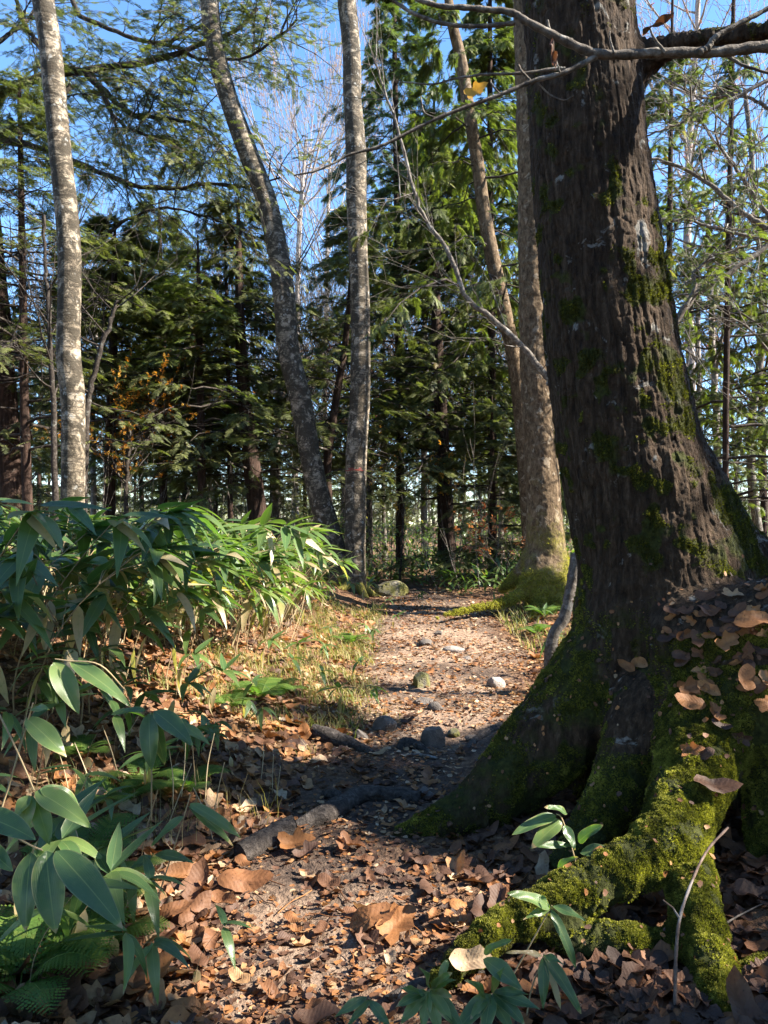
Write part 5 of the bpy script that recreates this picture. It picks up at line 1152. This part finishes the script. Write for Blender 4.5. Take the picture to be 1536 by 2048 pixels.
def log(name, label, cat, chain, mat, group=None, cut=None, seg=14, n=26, rough=.12, ground=True, lift=0.0):
    q = np.array([G(a, b) + [0, 0, dz] for a, b, r, dz in chain]); c = resample(q, n); r = np.interp(np.linspace(0, 1, n), np.linspace(0, 1, len(chain)), [x[2] for x in chain])
    m = MB(); tubes(m, c, r, seg); V = m.v[0].reshape(n, seg, 3).astype(float)
    nz = fbm((V * 12).reshape(-1, 3), 81, 3).reshape(n, seg) - .5
    m.v[0] = (c[:, None] + (V - c[:, None]) * (1 + rough * 4 * nz)[..., None]).reshape(-1, 3).astype(np.float32)
    base = c[0].copy()
    if cut is None:
        o = m.build(name, mat, None, base); o.location = tuple(base); return tag(o, label, cat, group)
    root = empty(name, base, label, cat, group); m.build('bark', mat, root, base)
    e = MB(); tg = nrm(c[-1] - c[-2]); th = np.linspace(0, 2 * np.pi, seg, endpoint=False); a = nrm(np.cross(tg, [0, 0, 1])); b = np.cross(a, tg)
    ring = c[-1] + tg * .004 + (np.cos(th)[:, None] * a + np.sin(th)[:, None] * b) * r[-1] * .97
    e.add(np.concatenate([ring, [c[-1] + tg * .008]]), np.array([(i, (i + 1) % seg, seg) for i in range(seg)])); e.build('cut_end', m_cut, root, base); return root
log('tree_root', 'dark bare root crossing the path from the mossy buttress', 'root', [(840, 1605, .05, .01), (770, 1600, .045, .02), (720, 1604, .05, .03), (670, 1632, .055, .03), (620, 1652, .05, .02), (575, 1668, .035, -.02)], m_log)
log('log', 'weathered cut log beside the dark root, its pale sawn end in a sun fleck', 'log', [(480, 1722, .05, .02), (520, 1704, .055, .03), (560, 1688, .06, .04), (590, 1678, .06, .045)], m_log, cut=True)
log('log', 'mossy log stub lying at the slope toe, tapering to a point', 'log', [(628, 1474, .055, .03), (660, 1484, .06, .03), (700, 1496, .05, .02), (745, 1508, .02, .0)], m_log)
log('tree_root', 'curved dark root hump in front of the upright stone', 'root', [(795, 1500, .02, -.01), (812, 1496, .045, .03), (835, 1498, .035, .015), (862, 1508, .015, -.01)], m_log)
log('tree_root', 'short dark root by the bend of the larger root', 'root', [(650, 1590, .03, .0), (672, 1600, .035, .015), (692, 1608, .02, -.01)], m_log)
log('tree_root', 'thin pale root lying flat near the upright stone', 'root', [(800, 1512, .012, .0), (840, 1514, .012, .01), (875, 1518, .008, .0)], m_limb_l)
log('tree_root', 'dark root end at the sunlit leaves by the mossy root tip', 'root', [(960, 1945, .035, .01), (900, 1968, .03, .01), (840, 1985, .025, .01), (770, 2000, .012, .0)], m_log)
log('log', 'half buried bark strip between leaf litter and the shady path', 'log', [(1000, 1452, .03, .0), (960, 1478, .03, .01), (930, 1502, .02, .0)], m_log)
# the pale leaning stub beside the massive trunk
q = np.array([P(a, b, 6.6) for a, b in [(1098, 1315), (1104, 1280), (1128, 1235), (1142, 1175), (1150, 1135), (1152, 1106)]]); q[0, 2] = min(q[0, 2], float(T(q[0, 0], q[0, 1])) - .03)
m = MB(); c = resample(q, 30); rr = np.interp(np.linspace(0, 1, 30), [0, .1, .6, .9, 1], [.06, .05, .046, .05, .03]); tubes(m, c, rr, 14)
V = m.v[0].reshape(30, 14, 3).astype(float); m.v[0] = (c[:, None] + (V - c[:, None]) * (.8 + .5 * fbm((V * 16).reshape(-1, 3), 83, 3).reshape(30, 14))[..., None]).reshape(-1, 3).astype(np.float32)
root = empty('tree_stub', q[0], 'pale lichen spotted stub leaning in the sun beside the massive trunk', 'tree stub'); m.build('trunk', m_limb_l, root, q[0])
m2 = MB(); tubes(m2, PL([(1150, 1140), (1158, 1128), (1166, 1120)], 6.6), [.02, .014, .006], 8); m2.build('branch_stump', m_limb_l, root, q[0])
# the stick leaning on the mossy roots
def stick(label, pts, r0, r1, mat, cat='stick', twig=None, name='stick'):
    q = np.array([P(*p) for p in pts]); c = resample(q, 8 * len(pts)); m = MB(); tubes(m, c, np.linspace(r0, r1, len(c)) * (1 + .08 * np.sin(np.arange(len(c)) * 1.3)), 8)
    if twig: tubes(m, PL(twig), np.linspace(r1, r1 * .5, len(twig)), 6)
    b = q[0]; o = m.build(name, mat, None, b); o.location = tuple(b); return tag(o, label, cat)
stick('thin pinkish broken stick leaning over the mossy roots', [(1350, 2010, 2.2), (1352, 1910, 2.25), (1360, 1835, 2.32), (1385, 1760, 2.42), (1415, 1700, 2.5), (1456, 1655, 2.55)], .0055, .004, m_twig_l, twig=[(1360, 1838, 2.32), (1345, 1815, 2.32), (1326, 1800, 2.33)])
stick('fine bare twig lying on the litter behind the mossy roots', [(1430, 1860, 2.5), (1480, 1830, 2.6), (1540, 1800, 2.7)], .004, .002, m_limb_l)
rng = np.random.default_rng(91)
for j, (px, py, dx, dy, h) in enumerate([(520, 1570, 6, 0, .22), (545, 1590, 2, 0, .22), (548, 1610, 10, 1, .2), (110, 1690, 60, 0, .35), (12, 1600, 40, 0, .5), (240, 1560, -30, 0, .28), (430, 1690, -40, 0, .25), (140, 1590, -24, 0, .22), (330, 1660, 40, 0, .3), (70, 1580, 30, 0, .4), (200, 1620, -50, 0, .3), (280, 1720, 30, 0, .3), (410, 1600, 15, 0, .34), (395, 1620, -8, 0, .32), (360, 1610, 6, 0, .34), (345, 1630, -12, 0, .3), (425, 1640, 20, 0, .28), (230, 1500, 60, 0, .3), (180, 1760, -40, 0, .26)]):
    g = G(px, py); e = g + np.array([dx / FPX * g[1] * 1.2, rng.normal(0, .03), h]); c = np.stack([g - [0, 0, .02], (g + e) / 2 + rng.normal(0, .008, 3), e]); m = MB(); tubes(m, resample(c, 10), np.linspace(.0034, .002, 10), 6, tint=rng.uniform(.4, 1.0))
    o = m.build('dry_stalk', m_straw, None, g); o.location = tuple(g); tag(o, 'dry straw coloured stalk standing in the litter of the slope', 'stalk', 'dry stalks on the slope')

# ------------------------------------------------------------------ leaf litter
rng = np.random.default_rng(41)
def ground_normals(x, y):
    e = .04; return nrm(np.stack([T(x - e, y) - T(x + e, y), T(x, y - e) - T(x, y + e), np.full(len(x), 2 * e)], 1))
def in_view(p, m=160): a, b, d = to_px(p); return (a > -m) & (a < 1536 + m) & (b > -200) & (b < 2048 + m) & (d > .5)
N = 23000
y = 1.7 + (11.5 - 1.7) * rng.random(N) ** 1.5; x = rng.uniform(-1, 1, N) * (.62 * y + .4)
dp = np.abs(x - path_x(y)) - path_w(y); off = sstep(-.3, .25, dp)
keep = rng.random(N) < (.12 + .70 * off) * np.where((dp < -.1) & (y > 5.3), 2.2, 1) * np.where(x < -1.9, .75, 1)
x, y, off = x[keep], y[keep], off[keep]; pos = np.stack([x, y, T(x, y)], 1)
keep = in_view(pos) & (big_tree_field(pos.astype(np.float32) + np.array([0, 0, .03], np.float32)) > .02); pos = pos[keep]; off = off[keep]
n = len(pos); size = np.clip(rng.lognormal(-2.68, .45, n), .03, .16) * np.where(off > .5, 1.0, np.where(pos[:, 1] > 5, .62, .85))
nn = nrm(ground_normals(pos[:, 0], pos[:, 1]) + rng.normal(0, .17, (n, 3))); aa = rng.uniform(0, 6.28, n); ax = np.stack([np.cos(aa), np.sin(aa), np.zeros(n)], 1); ax = nrm(ax - nn * (ax * nn).sum(1, keepdims=True))
tint = np.clip(rng.beta(1.6, 2.0, n) + .12 * (off > .5) - .05, 0, 1); tint = np.where(rng.random(n) < .10, rng.uniform(.8, 1, n), tint); tint = np.where((pos[:, 0] > .35) & (pos[:, 1] < 4.2), tint * .55, tint)  # leaves by the roots darkened: shade put into their colour
pos[:, 2] += .004 + rng.random(n) * .022; tm_ = rng.integers(0, len(DEAD_T), n)
p_, q_, d_ = to_px(pos); vis_ = (p_ > 0) & (p_ < 1536) & (q_ < 2040) & (d_ > 1.2)
score = np.where(vis_, size / d_ * (.4 + np.abs((nn * nrm(np.array([0, 0, CAM_H]) - pos)).sum(1))), 0)
top = np.argsort(-score)[:225]; single = np.zeros(n, bool); single[top] = True
lit_m = MB()
for t, (tv, tf, ta) in enumerate(DEAD_T):
    q = (~single) & (tm_ == t)
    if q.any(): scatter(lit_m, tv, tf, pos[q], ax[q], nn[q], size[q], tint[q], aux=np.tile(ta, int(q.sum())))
N = 90000
y = 1.7 + 12.5 * rng.random(N) ** 1.25; x = rng.uniform(-1, 1, N) * (.6 * y + .4); dp = np.abs(x - path_x(y)) - path_w(y)
cn = fbm(np.stack([x * 1.6, y * 1.6, 0 * x], 1), 191, 3); keep = rng.random(N) < np.where(dp < .1, .95, .45) * np.clip((cn - .3) * 3.2, .12, 1); x, y, dp = x[keep], y[keep], dp[keep]
pos2 = np.stack([x, y, T(x, y) + .004 + rng.random(len(x)) * .012], 1); keep = in_view(pos2) & (big_tree_field(pos2.astype(np.float32)) > .01); pos2, dp = pos2[keep], dp[keep]; n2 = len(pos2)
s2 = rng.uniform(.008, .042, n2) * (1 + .09 * (pos2[:, 1] - 3).clip(0)); nn2 = nrm(ground_normals(pos2[:, 0], pos2[:, 1]) + rng.normal(0, .35, (n2, 3))); a2 = rng.uniform(0, 6.28, n2)
t2 = np.clip((fbm(np.stack([pos2[:, 0] * 2.2, pos2[:, 1] * 2.2, 0 * pos2[:, 0]], 1), 195, 3) - .5) * 1.1 + rng.beta(1.5, 1.6, n2) + np.where((dp < 0) & (pos2[:, 1] > 4.8), .18, -.12), 0, 1)  # chips on the bright stretch lightened: sunshine put into their colour
for t, (tv, tf) in enumerate(CHIP_T):
    q = np.arange(n2) % 4 == t; scatter(lit_m, tv, tf, pos2[q], np.stack([np.cos(a2), np.sin(a2), 0 * a2], 1)[q], nn2[q], s2[q], t2[q], aux=.3)
NT = 420; y = 1.8 + 8 * rng.random(NT) ** 1.3; x = rng.uniform(-1, 1, NT) * (.6 * y + .3); L3 = rng.uniform(.05, .26, NT); a3 = rng.uniform(0, 6.28, NT); s3 = np.linspace(-.5, .5, 5)
tx = x[:, None] + np.cos(a3)[:, None] * L3[:, None] * s3; ty = y[:, None] + np.sin(a3)[:, None] * L3[:, None] * s3
tw = np.stack([tx, ty, T(tx, ty) + .018], -1) + rng.normal(0, .006, (NT, 5, 3)); ok_ = big_tree_field(tw[:, 2].astype(np.float32)) > .03
tubes(lit_m, tw[ok_], np.full((int(ok_.sum()), 5), .0022), 5, tint=rng.uniform(.0, .9, int(ok_.sum())), cap=False)
kk = rng.choice(len(fcB), 420, p=prB); up3 = nrm(fnB[kk] + rng.normal(0, .25, (420, 3))); a3 = rng.normal(0, 1, (420, 3))
for t, (tv, tf) in enumerate(CHIP_T):
    q = np.arange(420) % 4 == t; scatter(lit_m, tv, tf, (fcB[kk] + fnB[kk] * .010)[q], np.cross(a3, up3)[q], up3[q], rng.uniform(.008, .035, 420)[q], rng.uniform(.1, .9, 420)[q], aux=.3)
lo_ = lit_m.build('leaf_litter', m_dead); tag(lo_, 'carpet of brown and tan dead leaves and chips on path and slope', 'leaf litter', kind='stuff')
def leaf_words(px, py, tn, sz):
    c = 'dark brown' if tn < .28 else ('rust brown' if tn < .5 else ('orange brown' if tn < .8 else 'pale tan'))
    if px > 900 and py > 1500: z = 'under the mossy roots of the massive trunk'
    elif py < 1480: z = 'along the bright stretch of path'
    elif px < 400: z = 'among ferns and bamboo grass on the slope'
    elif py > 1770: z = 'on the sunny trodden soil in front'
    else: z = 'in the shade between log and massive trunk'
    return f'{c} curled dead leaf lying {z}', f'{c} leaves {z}'
LEAF_PROTO = []
def one_leaf(pos_, ax_, up_, s_, tn, t, label, group, name='fallen_leaf', mat=None):
    tv, tf, ta = DEAD_T[t]; m = MB(); scatter(m, tv, tf, np.zeros((1, 3)), np.array([ax_]), np.array([up_]), np.array([s_]), np.array([tn]), aux=ta)
    o = m.build(name, mat or m_dead); o.location = tuple(float(v) for v in pos_); return tag(o, label, 'leaf', group)
for i in top:
    lab, grp = leaf_words(p_[i], q_[i], tint[i], size[i]); one_leaf(pos[i], ax[i], nn[i], size[i], tint[i], tm_[i], lab, grp)
# leaves caught on the ledge and the roots of the massive trunk
lg = 'leaves caught on the ledge of the massive trunk'
for k in range(110):
    px = rng.uniform(1275, 1536); py = rng.uniform(1150 + .0 * px, 1330) if k < 90 else rng.uniform(1330, 1520)
    if k >= 90: px = rng.uniform(1380, 1536)
    if py < 1165 + (1536 - px) * .22: continue
    h, nr = surf(px, py)
    if h[1] > 4.2 or nr[2] < .12 or (nr[2] < .3 and k % 2): continue
    up = nrm(nr + [0, 0, .15] + rng.normal(0, .14, 3)); a = rng.uniform(0, 6.28); ax_ = np.array([math.cos(a), math.sin(a), 0]); ax_ = nrm(ax_ - up * (ax_ @ up)); tn = float(np.clip(rng.beta(1.5, 2.2), 0, 1))
    lab = ('dark' if tn < .3 else 'rusty') + ' dead leaf caught ' + ('on the ledge of the massive trunk' if py < 1330 else 'in moss below the ledge')
    one_leaf(h + nr * .004, ax_, up, rng.uniform(.045, .10), tn, int(rng.integers(0, 9)), lab, lab)
for px, py, w, tn, t, up, a, lab in [(1250, 1340, .085, .6, 0, (-.2, -.8, .4), 2.5, 'torn orange leaf stuck upright on the bare wood below the ledge'), (1380, 1382, .12, .55, 1, (0, -.9, .5), .2, 'upper of two orange leaves stuck in the dark moss below the ledge'), (1380, 1412, .12, .6, 3, (.1, -.8, .5), 2.9, 'lower of two orange leaves stuck in the dark moss below the ledge'),
                             (1500, 1250, .17, .62, 2, (-.1, -.7, .7), .1, 'big ribbed orange leaf lying at the ledge edge'), (1450, 1290, .12, .72, 4, (0, -.8, .6), .6, 'yellowish leaf wedged upright below the ledge edge'), (1490, 1370, .12, .58, 5, (.2, -.7, .6), 1.2, 'sunlit orange leaf on bright moss'),
                             (1420, 1578, .17, .2, 5, (.1, -.5, .9), .0, 'large grey brown leaf folded over the mossy root top'), (1470, 2020, .17, .32, 0, (0, -.75, .65), 1.6, 'big grey brown ribbed leaf standing at the bottom picture corner'), (1085, 1742, .10, .93, 6, (-.3, -.8, .5), 1.4, 'pale beige leaf standing on the mossy root in the sun'),
                             (935, 1920, .125, .95, 8, (.1, -.6, .8), .1, 'pale beige folded leaf at the tip of the mossy root'), (1190, 1706, .03, .9, 3, (0, -.3, .9), .4, 'tiny yellow leaf on sunlit moss'), (1530, 1410, .10, .62, 7, (0, -.8, .5), .3, 'orange leaf in the moss at the picture edge')]:
    h, nr = surf(px, py); up = nrm(np.array(up, float)); ax_ = np.array([math.cos(a), 0.15, math.sin(a)]) if abs(up[1]) > .65 else np.array([math.cos(a), math.sin(a), 0]); ax_ = nrm(ax_ - up * (ax_ @ up))
    one_leaf(h + nr * .02 + np.array([0, -.02, .01]), ax_, up, w, tn, t, lab, 'single leaves on the massive trunk')
for px, py, w, tn, t, up, a, lab in [(590, 1706, .16, .66, 1, (.1, -.6, .8), .2, 'orange leaf glowing at the sawn log end'), (792, 1872, .17, .6, 4, (.2, -.6, .7), .9, 'folded tan leaf at the shade edge of the sunny soil'), (745, 1862, .18, .55, 2, (-.3, -.6, .7), .3, 'big folded brown leaf beside the folded tan one'), (490, 1782, .20, .5, 3, (0, -.5, .9), 0, 'largest rust leaf lying at the rim of the sunny soil'),
                             (395, 1790, .16, .35, 0, (-.2, -.6, .8), 1.3, 'brown leaf curled upright beside a small yellow leaf'), (422, 1785, .05, .97, 8, (0, -.7, .6), 1.5, 'small yellow leaf standing by a brown curled one'), (610, 1480, .15, .62, 5, (0, -.4, .9), 1.9, 'large orange leaf fold below the mossy log stub'), (300, 1980, .19, .6, 1, (0, -.4, .9), .8, 'wide spotted tan leaf at the lower edge of the slope'),
                             (140, 2010, .18, .3, 7, (0, -.5, .9), 2, 'dark red brown leaf at the bottom picture corner'), (390, 1850, .15, .4, 6, (.2, -.5, .8), 1.2, 'red brown leaf standing among the first sunny leaves'), (345, 1850, .14, .45, 2, (-.2, -.5, .8), .4, 'rosy brown leaf beside the red brown standing one'), (860, 1352, .12, .6, 3, (0, -.3, 1), 1, 'orange leaf at the mossy rounded stone')]:
    g = G(px, py); up = nrm(np.array(up, float)); ax_ = np.array([math.cos(a), math.sin(a), .1]); ax_ = nrm(ax_ - up * (ax_ @ up)); one_leaf(g + [0, 0, .035], ax_, up, w, tn, t, lab, 'single leaves beside the path')

# ------------------------------------------------------------------ grass, undergrowth and brush
def blades(mb, pos, h, rng, tint, w=.006, bend=.5):
    n = len(pos); a = rng.uniform(0, 6.28, n); d = np.stack([np.cos(a), np.sin(a), 0 * a], 1); b = np.stack([-np.sin(a), np.cos(a), 0 * a], 1)
    s = np.array([0, .5, 1.0]); V = np.zeros((n, 3, 2, 3)); bd = bend * rng.uniform(.2, 1.3, n)
    for k in range(3):
        c = pos + d * (h * bd * s[k] ** 2)[:, None]; c[:, 2] += h * (s[k] - .25 * bd * s[k] ** 2); ww = w * (1 - .8 * s[k]) * rng.uniform(.7, 1.3, n)
        V[:, k, 0] = c - b * ww[:, None]; V[:, k, 1] = c + b * ww[:, None]
    i = (np.arange(n) * 6)[:, None]; F = np.concatenate([i + np.array([[0, 1, 3, 2]]), i + np.array([[2, 3, 5, 4]])], 0)
    mb.add(V.reshape(-1, 3), F, np.repeat(tint, 6))
rng = np.random.default_rng(55); gm = MB()
N = 42000; y = rng.uniform(5.2, 12, N); x = path_x(y) - path_w(y) + .15 - rng.random(N) ** 1.3 * 2.0
cl = fbm(np.stack([x * 2.2, y * 2.2, 0 * x], 1), 91, 2); k = (cl > .48) & (x < path_x(y) - path_w(y) + .1 * rng.normal(0, 1, N)); x, y = x[k][:7500], y[k][:7500]
blades(gm, np.stack([x, y, T(x, y)], 1), rng.uniform(.03, .15, len(x)), rng, rng.uniform(.25, .95, len(x)), .0045, 1.1)
N = 5000; y = rng.uniform(3.2, 5.2, N); x = path_x(y) - path_w(y) - .05 - rng.random(N) ** .8 * 2.0; cl = fbm(np.stack([x * 2.5, y * 2.5, 0 * x], 1), 92, 2); k = cl > .66; x, y = x[k], y[k]
blades(gm, np.stack([x, y, T(x, y)], 1), rng.uniform(.04, .16, len(x)), rng, rng.uniform(.35, 1, len(x)), .0018, 1.0)
N = 2500; y = rng.uniform(6, 12, N); x = path_x(y) + path_w(y) + rng.random(N) * 1.2; cl = fbm(np.stack([x * 2.2, y * 2.2, 0 * x], 1), 93, 2); k = cl > .5; x, y = x[k], y[k]
blades(gm, np.stack([x, y, T(x, y)], 1), rng.uniform(.06, .22, len(x)), rng, rng.uniform(.2, .9, len(x)), .006, .8)
for px, py in [(505, 1640), (370, 1640), (340, 1670), (420, 1620), (300, 1690), (640, 1466), (690, 1462), (780, 1440)]:
    g = G(px, py); N = 26; p = g + np.stack([rng.normal(0, .09, N), rng.normal(0, .07, N), 0 * np.arange(N)], 1); blades(gm, p, rng.uniform(.05, .26, N), rng, rng.uniform(.5, 1, N), .0013, .7)
tag(gm.build('grass', m_grass), 'yellow green and straw grass along the path edge', 'grass', kind='stuff')
# dead culms inside the thicket
tk = MB(); N = 900; px = rng.uniform(-330, 590, N); y0 = np.interp(px, [-330, 0, 400, 690], [4.6, 5.0, 6.4, 8.4]); y = y0 + rng.random(N) * 2.6; x = (px - 768) / FPX * y
s = np.linspace(0, 1, 4); b0 = np.stack([x, y, T(x, y)], 1); d = nrm(np.stack([rng.normal(.15, .45, N), rng.normal(0, .35, N), np.ones(N)], 1)); Lk = rng.uniform(.3, 1.0, N)
tubes(tk, b0[:, None] + d[:, None] * (s[None, :, None] * Lk[:, None, None]) + rng.normal(0, .01, (N, 4, 3)), np.full((N, 4), .0032), 4, tint=rng.uniform(.2, 1, N), cap=False)
tag(tk.build('dry_undergrowth', m_straw), 'straw coloured dead culms standing inside the bamboo grass thicket', 'undergrowth', kind='stuff')
# green ground cover beyond the bend
um = MB(); N = 26000; y = rng.uniform(13.5, 34, N); x = rng.uniform(-.62, .62, N) * y; k = np.abs(x - path_x(y)) > path_w(y) * np.where(y < 20, .9, 0); x, y = x[k], y[k]; n = len(x)
hgt = rng.random(n) * np.where(y > 19, 1.5, .55) * (.5 + fbm(np.stack([x, y, 0 * x], 1) * .5, 95, 2)); pos = np.stack([x, y, T(x, y) + hgt], 1); a = rng.uniform(0, 6.28, n); el = rng.normal(.1, .5, n)
sasa_leaves(um, pos, np.stack([np.cos(a) * np.cos(el), np.sin(a) * np.cos(el), np.sin(el)], 1), rng.uniform(.16, .30, n), np.where(rng.random(n) < .06, .96, rng.uniform(.2, .85, n)), rng)
tag(um.build('undergrowth', m_sasa), 'low green undergrowth on the wood floor beyond the bend', 'undergrowth', kind='stuff')
# thin brush stems in the dim wood
bs = MB()
for k in range(420):
    y = rng.uniform(14, 34); x = rng.uniform(-.58, .58) * y
    if abs(x - path_x(y)) < path_w(y) and y < 20: continue
    h = rng.uniform(.8, 2.6); o = twig_tree(rng, np.array([x, y, float(T(x, y)) - .05]), (rng.normal(0, .18), rng.normal(0, .18), 1), h * .6, .010, 2, 3, .15, .35, K=5)
    twigs_to_mb(bs, o, .003)
tag(bs.build('undergrowth', m_limb_l), 'thicket of thin bare stems in the dim wood', 'undergrowth', kind='stuff')
